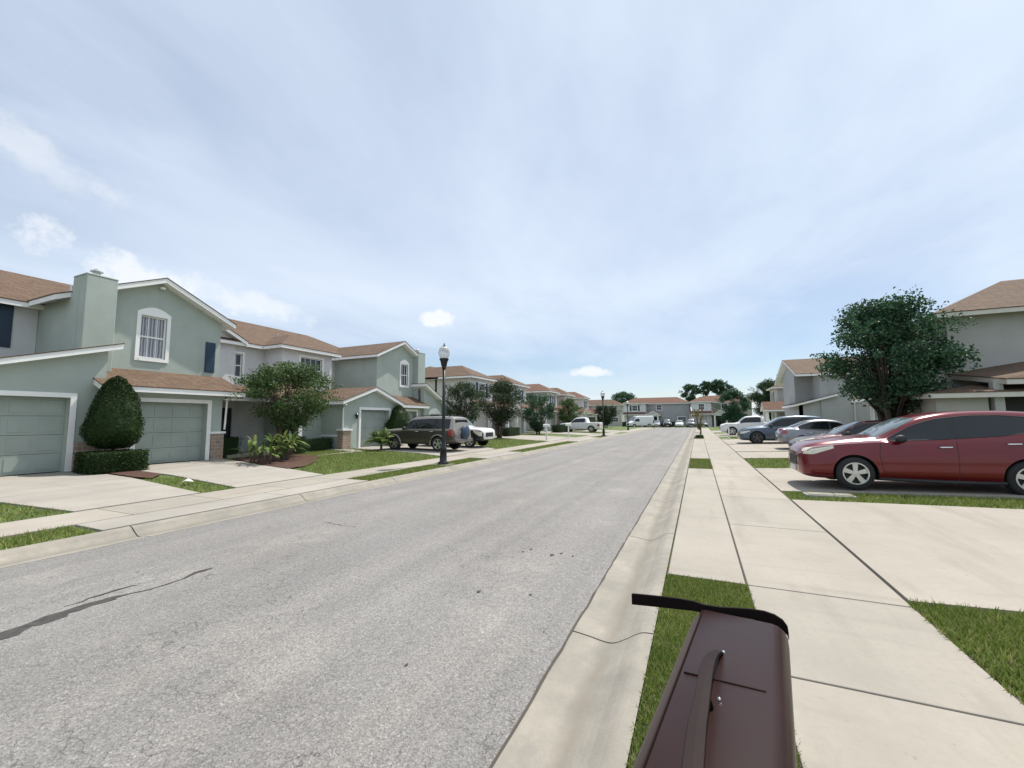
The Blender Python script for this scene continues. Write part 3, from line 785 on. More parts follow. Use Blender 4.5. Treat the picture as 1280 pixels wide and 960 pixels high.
    def shutter(s, x, y0, y1, z0, z1, mat='shutter'):
        mb = MB(); mb.box(x, x + .03, y0, y1, z0, z1); n = 14
        for i in range(n):
            a = z0 + .05 + (z1 - z0 - .1) * i / n; mb.box(x + .03, x + .042, y0 + .04, y1 - .04, a + .01, a + (z1 - z0 - .1) / n - .012)
        mb.build('shutter', M[mat], s.root)
    def done(s, base=None):
        for k, mb in s.walls.items(): mb.build('wall', M[k], s.root)
        if base:
            for ch in s.root.children: ch.location = Vector(ch.location) - Vector(base)
            s.root.location = base
        return s.root

# ---- building A: the near sage-green row
Z0 = .05
A = House('townhouse_row', (0, 0, 0), 0, 'long sage green and white townhouse row with brown shingle roofs, nearest on the left side', 'townhouse')
EV = 6.15; MX = -22.4; FX = -17.5; GX = -18.7; BX = -30.
A.block(BX, MX, -4, 25.3, Z0, EV, 'white_wall', hx1=[(13.45, 14.35, 4.1, 5.35)])
A.hip(BX, MX, -4, 25.3, EV, .5, .4, 'y')
# bay with window
A.block(MX - .3, -20.9, 15.6, 19.0, Z0, EV - .06, 'white_wall', hx1=[(16.75, 18.25, 4.0, 5.45)])
A.hip(MX - 3.5, -20.9, 15.6, 19.0, EV - .02, .5, .38, 'x', g0=True)
A.window(-20.9, 16.75, 18.25, 4.0, 5.45, pane='pane', cols=3)
A.window(MX, 13.45, 14.35, 4.1, 5.35, cols=2)
# stepped rake next to gable 2
A.wall_x(MX + .12, [(11.0, 3.), (13.9, 3.), (13.9, 6.0), (11.0, 7.4)], 'white_wall', t=-.3)
A.shed([(-25.2, 10.6, 7.85), (-21.9, 10.6, 7.85), (-21.9, 14.3, 6.0), (-25.2, 14.3, 6.0)])
# gable 2 (green, arched window)
def gable(y0, y1, win, zg=EV, holes=True, ridge=.47):
    yc = (y0 + y1) / 2; zr = zg + (y1 - y0) / 2 * ridge - .05
    A.wall_x(GX, [(y0, 3.0), (y1, 3.0), (y1, zg - .08), (yc, zr), (y0, zg - .08)], 'green', [win])
    A.wall_y(y0, [(MX - 2, Z0), (GX - .25, Z0), (GX - .25, zg - .08), (MX - 2, zg - .08)], 'green')
    A.wall_y(y1, [(MX - 2, Z0), (GX - .25, Z0), (GX - .25, zg - .08), (MX - 2, zg - .08)], 'green', t=-.25)
    def gf(e):
        o = .38 + e; zr2 = zg + (y1 - y0) / 2 * ridge; lo = y0 + .35 - e if y0 < 10 else y0 - o; hi = y1 + o if y0 < 10 else y1 - .35 + e
        V = [(MX - 2.5, lo, zr2 - (yc - lo) * ridge), (GX + o, lo, zr2 - (yc - lo) * ridge), (GX + o, yc, zr2), (MX - 2.5, yc, zr2), (MX - 2.5, hi, zr2 - (hi - yc) * ridge), (GX + o, hi, zr2 - (hi - yc) * ridge)]
        return V, [[0, 1, 2, 3], [3, 2, 5, 4]]
    A.roofpoly(gf)
    A.window(GX, *win, arch=.22, pane='curtain' if y0 < 10 else 'pane')
gable(6.45, 11.0, (8.17, 9.0, 4.1, 5.7))
gable(20.6, 25.2, (22.95, 23.7, 4.15, 5.65))
A.shed([(MX - 1, 6.06, 5.98), (GX - .55, 6.06, 5.98), (GX - .55, 6.9, 6.37), (MX - 1, 6.9, 6.37)])
# chimneys
A.boxpart('chimney', 'green', (GX - .5, GX + .42, 6.46, 7.28, 3.2, 6.62), (GX - .5, GX + .43, 6.45, 7.29, 6.622, 6.68), bev=.02)
A.boxpart('chimney', 'green', (GX - .5, GX + .42, 24.35, 25.2, 3.2, 6.62), (GX - .5, GX + .43, 24.34, 25.21, 6.622, 6.68), bev=.02)
for yy in (6.85, 24.8):
    mb = MB(); mb.lathe([(.0, .0), (.1, 0), (.1, .16), (.17, .18), (.17, .21), (.02, .32), (0, .33)], 12, (GX, yy, 6.68)); mb.build('chimney_vent', M['galv'], A.root)
A.shutter(GX + .004, 10.42, 10.8, 3.78, 5.05)
A.shutter(MX + .804, 5.3, 5.84, 4.3, 5.85)
# left recessed white bay of unit 1
A.block(MX - .2, MX + .8, 1.5, 6.44, Z0, EV - .05, 'white_wall'); A.hip(MX - 3.5, MX + .8, 1.5, 6.3, EV - .03, .5, .38, 'x', g0=True)
# unit 1 garage wing with a shed roof
def rk(y): return 4.24 - (6.85 - y) * .32
A.wall_x(FX, [(-2, Z0), (6.85, Z0), (6.85, rk(6.85) - .06), (-2, max(1.5, rk(-2)) - .06)], 'green', [(3.0, 6.05, .06, 2.47)], -.35)
A.wall_y(6.6, [(MX + .1, Z0), (FX - .35, Z0), (FX - .35, 4.15), (MX + .1, 4.15)], 'green', t=.25)
A.shed([(GX + .0, -2.3, rk(-2.3)), (FX + .32, -2.3, rk(-2.3)), (FX + .32, 7.1, rk(7.1)), (GX + .0, 7.1, rk(7.1))])
A.shed([(MX, -2.3, rk(-2.3)), (GX, -2.3, rk(-2.3)), (GX, 6.3, rk(6.3)), (MX, 6.3, rk(6.3))])
A.garage(FX, 3.0, 6.05, .24, 2.47, 'gar_green', .26)
# unit 2 garage + pent roof
A.wall_x(FX + .004, [(6.86, Z0), (10.5, Z0), (10.5, 2.9), (6.86, 2.9)], 'green', [(7.72, 9.95, .06, 2.42)], -.35)
A.garage(FX + .004, 7.72, 9.95, .24, 2.42, 'gar_green', .26)
A.wall_y(10.25, [(GX - 1.2, Z0), (FX - .35, Z0), (FX - .35, 2.9), (GX - 1.2, 2.9)], 'green', t=.25)
A.shed([(GX + .02, 6.55, 3.62), (-17.0, 6.55, 2.92), (-17.0, 11.1, 2.92), (GX + .02, 11.1, 3.62)])
A.boxpart('stone_pillar', 'stone', (FX - .3, FX + .09, 10.12, 10.58, Z0, 1.24), bev=.01)
A.boxpart('pillar_cap', 'trim', (FX - .34, FX + .13, 10.08, 10.62, 1.242, 1.33))
A.boxpart('stone_veneer', 'stone', (FX + .002, FX + .07, 6.2, 7.5, Z0, 1.1), bev=.01)
# entry area
A.wall_x(-19.9, [(11.0, Z0), (15.8, Z0), (15.8, 3.2), (11.0, 3.2)], 'white_wall', [(11.5, 12.4, .3, 2.35)], -.2)
A.boxpart('door', 'door', (-20.05, -19.98, 11.5, 12.4, .3, 2.35))
A.boxpart('entry_step', 'drive', (-19.6, -18.0, 11.1, 13.2, .15, .32))
A.boxpart('porch_post', 'trim', (-18.0, -17.8, 14.3, 14.5, Z0, 2.8))
A.hip(-20.6, -18.3, 10.9, 14.0, 2.95, .4, .35, 'y', g0=True)
A.block(-22.3, -18.9, 14.0, 17.6, Z0, 2.95, 'green'); A.hip(-23.5, -18.9, 13.8, 17.8, 3.05, .5, .4, 'x', g0=True)
# unit 3 garage wing (gable to the street)
A.wall_x(-17.3, [(16.6, Z0), (20.9, Z0), (20.9, 2.84), (18.75, 3.6), (16.6, 2.84)], 'green', [(17.85, 20.2, .06, 2.35)], -.35)
A.wall_y(16.6, [(-22.3, Z0), (-17.65, Z0), (-17.65, 2.84), (-22.3, 2.84)], 'green')
A.wall_y(20.9, [(-22.3, Z0), (-17.65, Z0), (-17.65, 2.84), (-22.3, 2.84)], 'green', t=-.25)
A.hip(-22.3, -17.3, 16.6, 20.9, 2.92, .36, .32, 'x', True, True)
A.garage(-17.3, 17.85, 20.2, .22, 2.35, 'gar_green', .26)
A.boxpart('stone_pillar', 'stone', (-17.6, -17.21, 16.52, 17.1, Z0, 1.2), bev=.01)
A.boxpart('pillar_cap', 'trim', (-17.65, -17.16, 16.47, 17.15, 1.202, 1.29))
A.boxpart('band', 'trim', (-21.8, -17.5, 16.56, 16.61, .88, .98))
mb = MB(); mb.lathe([(0, -.12), (.05, -.1), (.07, .1), (.1, .12), (.02, .2), (0, .2)], 10, (-17.18, 17.45, 1.95)); mb.box(-17.3, -17.18, 17.42, 17.48, 2.0, 2.04); mb.build('wall_lamp', M['blackmetal'], A.root)
# unit 4: pent roof, garage, far shed wing
A.wall_x(-17.9, [(20.9, Z0), (24.3, Z0), (24.3, 2.8), (20.9, 2.8)], 'green', [(21.6, 23.7, .06, 2.35)], -.35)
A.garage(-17.9, 21.6, 23.7, .22, 2.35, 'gar_green', .26)
A.shed([(GX + .02, 21., 3.4), (-17.3, 21., 2.78), (-17.3, 24.4, 2.78), (GX + .02, 24.4, 3.4)])
def rk2(y): return 4.25 - (y - 24.3) * .48
A.wall_x(-17.7, [(24.3, Z0), (27.6, Z0), (27.6, rk2(27.6) - .06), (24.3, rk2(24.3) - .06)], 'green', [(25., 26.2, 1.0, 2.2)], -.3)
A.window(-17.7, 25., 26.2, 1.0, 2.2, arch=.3)
A.wall_y(27.35, [(-24, Z0), (-18., Z0), (-18., 2.6), (-24, 2.6)], 'green', t=.25)
A.shed([(-24, 24.1, rk2(24.1)), (-17.35, 24.1, rk2(24.1)), (-17.35, 27.9, rk2(27.9)), (-24, 27.9, rk2(27.9))])
for vx, vy in ((-24.2, 13.0), (-23.6, 17.2), (-24.6, 8.2)):
    mb = MB(); zz_ = EV + (MX - vx) * .5; mb.lathe([(.001, .42), (.045, .42), (.05, .1), (.12, .02), (.12, -.1)], 10, (vx, vy, zz_)); mb.build('vent_pipe', M['galv'], A.root)
# small lamp under gable 2 apex, wall plaques
mb = MB(); mb.lathe([(0, 0), (.09, 0), (.08, -.06), (0, -.08)], 12, (GX + .16, 8.72, 6.85)); mb.box(GX, GX + .16, 8.70, 8.74, 6.8, 6.84); mb.build('wall_lamp', M['trim'], A.root)
mb = MB(); mb.tube([(FX + .12, 10.95, 2.75), (FX + .1, 10.62, 2.55), (FX + .06, 10.6, 1.4)], .035, 8); mb.build('downpipe', M['trim'], A.root)
mb = MB(); mb.tube([(-17.0, 16.5, 2.6), (-17.22, 16.52, 2.4), (-17.22, 16.5, 1.3)], .035, 8); mb.build('downpipe', M['trim'], A.root)
A.done((-23., 12., .1))

# ---- generic townhouse unit used for the rest of the street (facing local +x)
def unit(name, loc, rz, label, wall, side, group=None, roof='roof', porch=True, gar='gar_white', trim='trim', W=11., wing=4.6, shut=True, E=5.75, D=9., fr=3.6, mirror=False, pent=True, cat='townhouse'):
    H = House(name, loc, rz, label, cat, group, roof, trim)
    def mY(a, b): return (a, b) if not mirror else (W - b, W - a)
    a, b = 0., wing
    a, b = mY(0., wing)
    # main body
    wy = mY(wing + 2.2, wing + 3.4)
    H.block(-D, -fr, .0, W, -.3, E, side, hx1=[(*wy, 3.9, 5.1)]); H.hip(-D, -fr, 0, W, E, .5, .4, 'y')
    H.window(-fr, *wy, 3.9, 5.1)
    # front block
    c = (a + b) / 2; win = (c - .6, c + .6, 3.7, 5.0)
    H.wall_x(0, [(a, -.3), (b, -.3), (b, E), (a, E)], wall, [win, (a + .9, b - .9, .02, 2.3)])
    for yy, t in ((a, .25), (b, -.25)): H.wall_y(yy, [(-fr - .2, -.3), (-.25, -.3), (-.25, E), (-fr - .2, E)], side, t=t)
    H.hip(-fr - 3, 0, a, b, E + .02, .5, .4, 'x', g0=True)
    H.window(0, *win)
    if shut:
        H.shutter(.004, win[0] - .55, win[0] - .15, 3.65, 5.05); H.shutter(.004, win[1] + .15, win[1] + .55, 3.65, 5.05)
    H.garage(0, a + .9, b - .9, .02, 2.3, gar)
    if pent: H.shed([(.02, a - .2, 3.4), (.95, a - .2, 2.85), (.95, b + .2, 2.85), (.02, b + .2, 3.4)])
    if porch:
        p0, p1 = mY(wing + .4, wing + 3.0); pc = (p0 + p1) / 2
        H.wall_x(1.5, [(p0, 2.35), (p1, 2.35), (p1, 2.75), (pc, 3.6), (p0, 2.75)], wall, t=-.2)
        for q in (p0, p1 - .28): H.boxpart('porch_post', trim, (1.25, 1.53, q, q + .28, -.3, 2.36))
        for q, t in ((p0, .15), (p1, -.15)): H.wall_y(q, [(-fr, 2.3), (1.3, 2.3), (1.3, 2.75), (-fr, 2.75)], wall, t=t)
        H.hip(-fr, 1.5, p0, p1, 2.82, .62, .3, 'x', True, True)
        H.boxpart('door', 'door', (-fr + .005, -fr + .06, pc - .5, pc + .5, .05, 2.2))
        H.boxpart('entry_step', 'drive', (-fr + .1, 1.4, p0, p1, -.2, .04))
    # right part of body: lower window
    q = mY(W - 2.6, W - .8)
    H.window(-fr, q[0], q[1], 1., 2.2, dep=-.01)
    return H.done()
G = 'townhouses further down the street'
unit('townhouse', (-18.7, 32.6, .2), 0, 'cream townhouse behind the white off-roader with brown hip roof', 'white_wall', 'cream', G, trim='trim', wing=4.4, W=9.2)
unit('townhouse', (-18.7, 41.8, .2), 0, 'cream townhouse with white gabled porch beyond the bronze leaved trees', 'white_wall', 'beige', G, wing=4.2, W=9.6, roof='roof')
unit('townhouse', (-18.9, 54.5, .2), 0, 'taupe townhouse with terracotta roof halfway down the left side', 'cream', 'taupe', G, wing=4., W=8.4, roof='roof2')
unit('townhouse', (-19.0, 74., .2), 0, 'cream townhouse with brown roof behind the cross street corner on the left', 'white_wall', 'cream', G, wing=4., W=9, roof='roof2')
unit('townhouse', (-18.9, 63., .2), 0, 'taupe townhouse at the far end of the left row', 'cream', 'beige', G, wing=4., W=9, roof='roof')

# ---- right side: big grey house at the frame edge
B = House('house', (0, 0, 0), 0, 'tall grey stucco house with brown hip roof behind the red car', 'house', trim='creamtrim')
B.block(9.3, 22, 22.2, 29., 0, 6.1, 'taupe'); B.hip(9.3, 22, 22.2, 29., 6.1, .5, .45, 'x')
B.block(7.9, 9.28, 20.0, 22.4, 0, 2.6, 'beige')
B.hip(7.9, 11.5, 20.0, 22.4, 2.65, .17, .3, 'y')
B.wall_y(21.9, [(9.3, 0), (16, 0), (16, 3.0), (9.3, 3.0)], 'grey_wall', t=.2)
B.shed([(9.6, 19.6, 3.02), (15.8, 19.6, 3.02), (15.8, 22.2, 4.55), (9.2, 22.2, 3.45)])
for xx in (9.4, 12.4, 15.4): B.boxpart('porch_post', 'taupe', (xx, xx + .25, 19.9, 20.15, 0, 2.95))
B.boxpart('porch_shade_panel', 'door', (9.7, 15.4, 21.6, 21.88, .3, 2.8))  # near-black panel, porch recess shade put in as colour
B.done((14., 25., .1))
unit('townhouse', (11.2, 37.4, .2), math.pi, 'pale grey townhouse mostly hidden behind the big round tree', 'white_wall', 'taupe', G, mirror=False, W=8.2, wing=4.0, gar='gar_beige', porch=False)
# R2: grey house with shed lean-to, downpipe
C_ = House('house', (0, 0, 0), 0, 'blue grey house with lean-to roof seen beyond the dark red hatchback', 'house')
C_.block(9.4, 19, 42., 52, 0, 5.6, 'grey_wall'); C_.block(8.1, 9.5, 44.6, 50, 0, 5.5, 'grey_wall')
C_.hip(8.1, 19, 42., 52., 5.6, .35, .4, 'x', g0=True)
C_.wall_x(8.15, [(42.2, 5.5), (52, 5.5), (47, 7.2)], 'grey_wall', t=.2)
C_.wall_y(42.1, [(7.9, 0), (10.4, 0), (10.4, 3.55), (7.9, 2.95)], 'grey_wall', t=.25)
C_.wall_x(7.9, [(42.1, 0), (47, 0), (47, 2.9), (42.1, 2.9)], 'grey_wall', t=.25)
C_.shed([(7.4, 41.7, 2.9), (10.5, 41.7, 3.75), (10.5, 47, 3.75), (7.4, 47, 2.9)])
mb = MB(); mb.tube([(11.6, 41.9, 5.45), (11.6, 41.9, .2)], .05, 8); mb.build('downpipe', M['creamtrim'], C_.root)
C_.done((12., 47., .1))
unit('townhouse', (9.2, 66.5, .2), math.pi, 'cream and brown townhouse beyond the blue grey house', 'cream', 'taupe', G, mirror=False, W=9.6, wing=4.2, roof='roof2')
unit('house', (17., 100., .1), R(-90), 'white gabled house at the far right corner of the cross street', 'white_wall', 'cream', 'houses across the end of the street', W=9, wing=4., shut=False, cat='house')
# ---- end of street houses (facing the camera, -y)
EG = 'houses across the end of the street'
unit('house', (-16.4, 104., .1), R(-90), 'grey house with terracotta hip roof straight ahead, behind the white van', 'white_wall', 'grey_wall', EG, roof='roof2', W=14.6, wing=5, cat='house')
unit('house', (-1.2, 102., .1), R(-90), 'house with orange brown hip roof and white windowed wing, right of the road end', 'white_wall', 'beige', EG, roof='roof2', W=12.2, wing=4, shut=False, cat='house')
unit('house', (-31.4, 108, .1), R(-90), 'low roofed white house left of the road end behind the pale pickup', 'white_wall', 'cream', EG, roof='roof', W=13, wing=4.8, cat='house')
unit('house', (-47., 106., .1), R(-90), 'brown roofed house furthest left across the end of the street', 'cream', 'taupe', EG, roof='roof', W=14, wing=4.8, cat='house')
for k, (x, lab) in enumerate([(-14.5, 'dark hedge before the terracotta roofed house, left one'), (-5.5, 'dark hedge before the terracotta roofed house, right one'), (6.2, 'dark hedge before the windowed wing house')]):
    HEDGES_FAR = globals().setdefault('HEDGES_FAR', []); HEDGES_FAR.append((x, lab))
# ---- end of street houses (facing the camera, -y)
EG = 'houses across the end of the street'
# ---------------------------------------------------------------- vehicles
def lerp_tab(T, x, k):
    if x <= T[0][0]: return T[0][k]
    for i in range(len(T) - 1):
        a, b = T[i], T[i + 1]
        if x <= b[0]:
            q = (x - a[0]) / (b[0] - a[0])
            # catmull-rom
            p0 = T[max(0, i - 1)]; p3 = T[min(len(T) - 1, i + 2)]
            m1 = (b[k] - p0[k]) / max(.01, (b[0] - p0[0])) * (b[0] - a[0]); m2 = (p3[k] - a[k]) / max(.01, (p3[0] - a[0])) * (b[0] - a[0])
            if p0 is a: m1 = b[k] - a[k]
            if p3 is b: m2 = b[k] - a[k]
            d = b[k] - a[k]
            if d == 0: return a[k]
            for_lim = 2.5 * abs(d); m1 = max(-for_lim, min(for_lim, m1)); m2 = max(-for_lim, min(for_lim, m2))
            return (2 * q**3 - 3 * q**2 + 1) * a[k] + (q**3 - 2 * q**2 + q) * m1 + (-2 * q**3 + 3 * q**2) * b[k] + (q**3 - q**2) * m2
    return T[-1][k]
class Car:
    # T rows: x, zbot, zbelt, ztop, w, wbelt, wtop
    def __init__(s, T): s.T = T; s.L = T[-1][0]
    def sec(s, x):
        zb, ze, zt, w, we, wt = (lerp_tab(s.T, x, k) for k in range(1, 7))
        zr = max(ze + .35 * (zt - ze), zt - .10)
        return [(0, zb), (w - .10, zb), (w - .02, zb + .06), (w, zb + .16), (w + .008, zb * .5 + ze * .5), (we + .012, ze - .07), (we, ze), ((we * 1 + wt * 2) / 3 + .006, (ze + 2 * zr) / 3), (wt + .01, zr), (wt - .03, zt - .055 * min(1, (zt - zr) / .1)), (wt - .10, zt - .022), (wt * .5, zt - .005), (0, zt)]
    def W(s, x, z):           # half width at side glass height
        P = s.sec(x); a, m_, b = P[6], P[7], P[8]
        if z < m_[1]: q = (z - a[1]) / max(.01, m_[1] - a[1]); return a[0] + (m_[0] - a[0]) * q
        q = (z - m_[1]) / max(.01, b[1] - m_[1]); return m_[0] + (b[0] - m_[0]) * min(1.3, q)
    def Wl(s, x, z):          # half width on lower body
        P = s.sec(x)[2:7]
        for a, b in zip(P, P[1:]):
            if z <= b[1]: q = max(0, (z - a[1]) / max(.001, b[1] - a[1])); return a[0] + (b[0] - a[0]) * q
        return s.W(x, z)
    def top(s, x, y):
        P = s.sec(x)[8:]; y = abs(y)
        for a, b in zip(P, P[1:]):
            if y >= b[0]: q = (a[0] - y) / max(.001, a[0] - b[0]); return a[1] + (b[1] - a[1]) * max(0, q)
        return P[-1][1]
def body_mesh(name, car, paintm, parent, wheels, wr, Wd, dark=None, two=None):
    n = 72; xs = [car.L * (.5 - .5 * math.cos(math.pi * i / n)) for i in range(n + 1)]
    mb = MB(); K = None
    for x in xs:
        P = car.sec(x); ring = [(x, y, z) for y, z in P] + [(x, -y, z) for y, z in P[-2:0:-1]]; K = len(ring); mb.v += ring
    for i in range(n):
        for k in range(K):
            a = i * K + k; b = i * K + (k + 1) % K; mb.f.append((a, b, b + K, a + K))
            kk = k if k < 13 else K - 1 - k
            mb.m.append(2 if (two and kk <= two[1]) else 0)
    mb.f.append(tuple(range(K))); mb.f.append(tuple(n * K + k for k in range(K))[::-1]); mb.m += [0, 0]
    mats = [paintm, M['blackplastic']] + ([M[two[0]]] if two else [])
    o = mb.build(name, mats, parent, True)
    if wheels:
        cb = MB()
        for wx in wheels:
            for sg in (-1, 1):
                y0, y1 = sorted((sg * (Wd - .30), sg * (Wd + .2)))
                prof = [(0.0001, y0), (wr + .055, y0), (wr + .055, y1), (0.0001, y1)]
                cb.lathe(prof, 28, (wx, 0, wr), 'y')
        c = cb.build('cutter', M['blackplastic'])
        bm = bmesh.new(); bm.from_mesh(c.data); bmesh.ops.remove_doubles(bm, verts=bm.verts, dist=.001); bmesh.ops.recalc_face_normals(bm, faces=bm.faces); bm.to_mesh(c.data); bm.free()
        md = o.modifiers.new('arch', 'BOOLEAN'); md.operation = 'DIFFERENCE'; md.object = c; md.solver = 'EXACT'; md.material_mode = 'TRANSFER'
        old = o.parent; o.parent = None
        bpy.context.view_layer.update(); dg = bpy.context.evaluated_depsgraph_get()
        me = bpy.data.meshes.new_from_object(o.evaluated_get(dg)); o.modifiers.clear(); o.data = me; o.parent = old
        bpy.data.objects.remove(c)
        bm = bmesh.new(); bm.from_mesh(me)
        for e in bm.edges:
            if len(e.link_faces) == 2 and e.calc_face_angle(0) > .75: e.smooth = False
        bm.to_mesh(me); bm.free()
    return o
def wheel(parent, x, y, r, w=.2, spokes=5, rim='rim'):
    sg = 1 if y > 0 else -1
    root = bpy.data.objects.new('wheel', None); COL.objects.link(root); root.parent = parent; root.location = (x, y, r)
    yo = sg * 0.0
    t = MB(); prof = [(r * .66, -w / 2), (r * .9, -w / 2), (r * .985, -w * .38), (r, -w * .2), (r, w * .2), (r * .985, w * .38), (r * .9, w / 2), (r * .66, w / 2), (r * .66, -w / 2)]
    t.lathe(prof, 32, (0, 0, 0), 'y'); t.build('tyre', M['rubber'], root, True)
    m_ = MB(); q = sg * w * .36
    m_.lathe([(r * .67, sg * w / 2), (r * .62, q), (r * .60, q * .2), (.001, q * .2)], 32, (0, 0, 0), 'y', 1)
    for i in range(spokes):
        a = 2 * math.pi * i / spokes + .3; c, s_ = math.cos(a), math.sin(a)
        wi, wo = r * .10, r * .15; ri, ro = r * .1, r * .64
        pts = []
        for (rr, ww) in ((ri, wi), (ro, wo)):
            for e in (-1, 1): pts.append((rr * c - e * ww * s_, rr * s_ + e * ww * c))
        A_ = [(p[0], q + sg * .004, p[1]) for p in pts]; B_ = [(p[0], q * .3, p[1]) for p in pts]
        m_.add(A_ + B_, [(0, 1, 3, 2), (4, 5, 7, 6), (0, 1, 5, 4), (2, 3, 7, 6), (0, 2, 6, 4), (1, 3, 7, 5)], 0)
    m_.lathe([(.001, q + sg * .012), (r * .14, q + sg * .01), (r * .16, q * .3)], 16, (0, 0, 0), 'y', 0)
    m_.lathe([(r * .60, q * .8), (r * .61, sg * w * .52), (r * .68, sg * w * .52), (r * .68, sg * w * .3)], 32, (0, 0, 0), 'y', 0)
    m_.build('rim', [M[rim], M['blackplastic']], root, False)
    return root
def side_panel(car, name, mat, parent, lo, up, x0, x1, sg, lower=False, off=.006, n=16, rows=5):
    """lo(x),up(x): heights ; panel follows the body side"""
    mb = MB(); fn = car.Wl if lower else car.W
    for i in range(n + 1):
        x = x0 + (x1 - x0) * i / n; a, b = lo(x), max(lo(x) + .005, up(x))
        for j in range(rows + 1):
            z = a + (b - a) * j / rows; mb.v.append((x, sg * (fn(x, z) + off), z))
    for i in range(n):
        for j in range(rows): a = i * (rows + 1) + j; mb.f.append((a, a + 1, a + rows + 2, a + rows + 1)); mb.m.append(0)
    return mb.build(name, mat, parent, True, fix=False)
def top_panel(car, name, mat, parent, x0, x1, wy, off=.006, n=12, taper=0.):
    mb = MB(); m_ = 14
    for i in range(n + 1):
        q = i / n; x = x0 + (x1 - x0) * q; ww = wy(x)
        for j in range(m_ + 1):
            y = ww * (2 * j / m_ - 1); mb.v.append((x, y, car.top(x, y) + off))
    for i in range(n):
        for j in range(m_): a = i * (m_ + 1) + j; mb.f.append((a, a + 1, a + m_ + 2, a + m_ + 1)); mb.m.append(0)
    return mb.build(name, mat, parent, True, fix=False)
def seam(car, parent, pts, sg, r=.004):
    mb = MB(); mb.tube([(x, sg * ((car.W if z > lerp_tab(car.T, x, 2) else car.Wl)(x, z) + .001), z) for x, z in pts], r, 4); return mb
def piecewise(P):
    def f(x):
        if x <= P[0][0]: return P[0][1]
        for (a, za), (b, zb) in zip(P, P[1:]):
            if x <= b: return za + (zb - za) * (x - a) / (b - a)
        return P[-1][1]
    return f
def make_car(name, loc, rz, label, cat, T, col, wheels, wr, glass, shield, back, doors, rimm='rim', group=None, ground=0, handles=(), two=None, tailz=(.75, 1.0), headz=(.6, .8), spokes=5, mirror=None, grille=True, glassm='carglass', rails=False, clad=False, roofc=None, door_names=True):
    """nose at local x=0, tail at x=L, facing local -x"""
    car = Car(T); L = car.L; root = empty(name, loc, rz, label, cat, group); Wd = max(r[4] for r in T)
    body = body_mesh('body', car, M[col], root, wheels, wr, Wd, two=two)
    for wx in wheels:
        for sg in (-1, 1): wheel(root, wx, sg * (Wd - .11), wr, .21, spokes, rimm)
    for sg in (-1, 1):
        for (x0, x1) in glass['spans']:
            side_panel(car, 'window', M[glassm], root, glass['lo'], glass['up'], x0, x1, sg)
        # seals
        mb = MB(); xa, xb = glass['spans'][0][0], glass['spans'][-1][1]
        for i in range(1):
            P = [(xa + (xb - xa) * k / 24, glass['lo'](xa + (xb - xa) * k / 24)) for k in range(25)] + [(xb - (xb - xa) * k / 24, max(glass['lo'](xb - (xb - xa) * k / 24) + .005, glass['up'](xb - (xb - xa) * k / 24))) for k in range(25)]
            P.append(P[0]); mb.tube([(x, sg * (car.W(x, z) + .006), z) for x, z in P], .010, 4)
        mb.build('window_seal', M['blackplastic'], root)
        for a, b in zip(glass['spans'], glass['spans'][1:]):
            side_panel(car, 'door_pillar', M['blackplastic'], root, glass['lo'], glass['up'], a[1], b[0], sg, off=.005, n=2)
    if shield:
        x0, x1, w0, w1 = shield; top_panel(car, 'windscreen', M['windscreen'], root, x0, x1, lambda x: w0 + (w1 - w0) * (x - x0) / (x1 - x0))
    if back:
        x0, x1, w0, w1 = back; top_panel(car, 'rear_window', M[glassm], root, x0, x1, lambda x: w0 + (w1 - w0) * (x - x0) / (x1 - x0))
    # door seams
    mb = MB()
    for sg in (-1, 1):
        for P in doors:
            PP = []
            for (xa, za), (xb, zb) in zip(P, P[1:]):
                for k in range(8): PP.append((xa + (xb - xa) * k / 8, za + (zb - za) * k / 8))
            PP.append(P[-1]); q = seam(car, root, PP, sg, .0045); mb.add(q.v, q.f)
    mb.build('door_seam', M['blackplastic'], root)
    for (hx, hz) in handles:
        for sg in (-1, 1):
            y = car.Wl(hx, hz); h = MB(); h.tube([(hx - .11, sg * (y + .004), hz), (hx - .08, sg * (y + .035), hz + .005), (hx + .08, sg * (y + .035), hz + .01), (hx + .11, sg * (y + .004), hz + .01)], .016, 8); h.build('door_handle', M['chrome'], root, True)
    if mirror:
        mx, mz = mirror
        for sg in (-1, 1):
            y = car.W(mx, mz) if mz > lerp_tab(T, mx, 2) else car.Wl(mx, mz); h = MB()
            h.tube([(mx, sg * (y - .03), mz - .02), (mx, sg * (y + .08), mz)], .025, 6)
            h.lathe([(.001, -.09), (.07, -.08), (.085, -.02), (.08, .06), (.05, .09), (.001, .1)], 14, (mx, sg * (y + .16), mz + .03), 'y')
            h.build('mirror', M['blackplastic'], root, True)
    # lights wrap round corners
    for sg in (-1, 1):
        hz0, hz1 = headz; w = lambda x: 0
        side_panel(car, 'headlight', M['headlamp'], root, piecewise([(.05, hz0 + .03), (.22, hz0 + .03), (.62, hz1 - .02)]), piecewise([(.05, hz1 - .05), (.3, hz1), (.62, hz1 + .045)]), .06, .60, sg, True, .008, 12, 4)
        tz0, tz1 = tailz
        side_panel(car, 'tail_light', M['tail'], root, lambda x: tz0, lambda x: tz1, L - .32, L - .03, sg, True, .008, 6, 3)
    z0 = lerp_tab(T, .02, 1); z1 = lerp_tab(T, .02, 2)
    if grille:
        gb = MB(); w = T[0][4] * .62; xg = -.012
        gb.box(xg, .05, -w, w, z0 + .16, z1 - .04); g_ = gb.build('grille', M['blackplastic'], root); bevel(g_, .01)
        gb = MB(); gb.box(-.02, .02, -.26, .26, z0 + .02, z0 + .14); gb.build('number_plate', M['plate'], root)
    gb = MB(); gb.box(L - .01, L + .012, -.26, .26, z1 + .0, z1 + .13); gb.build('number_plate', M['plate'], root)
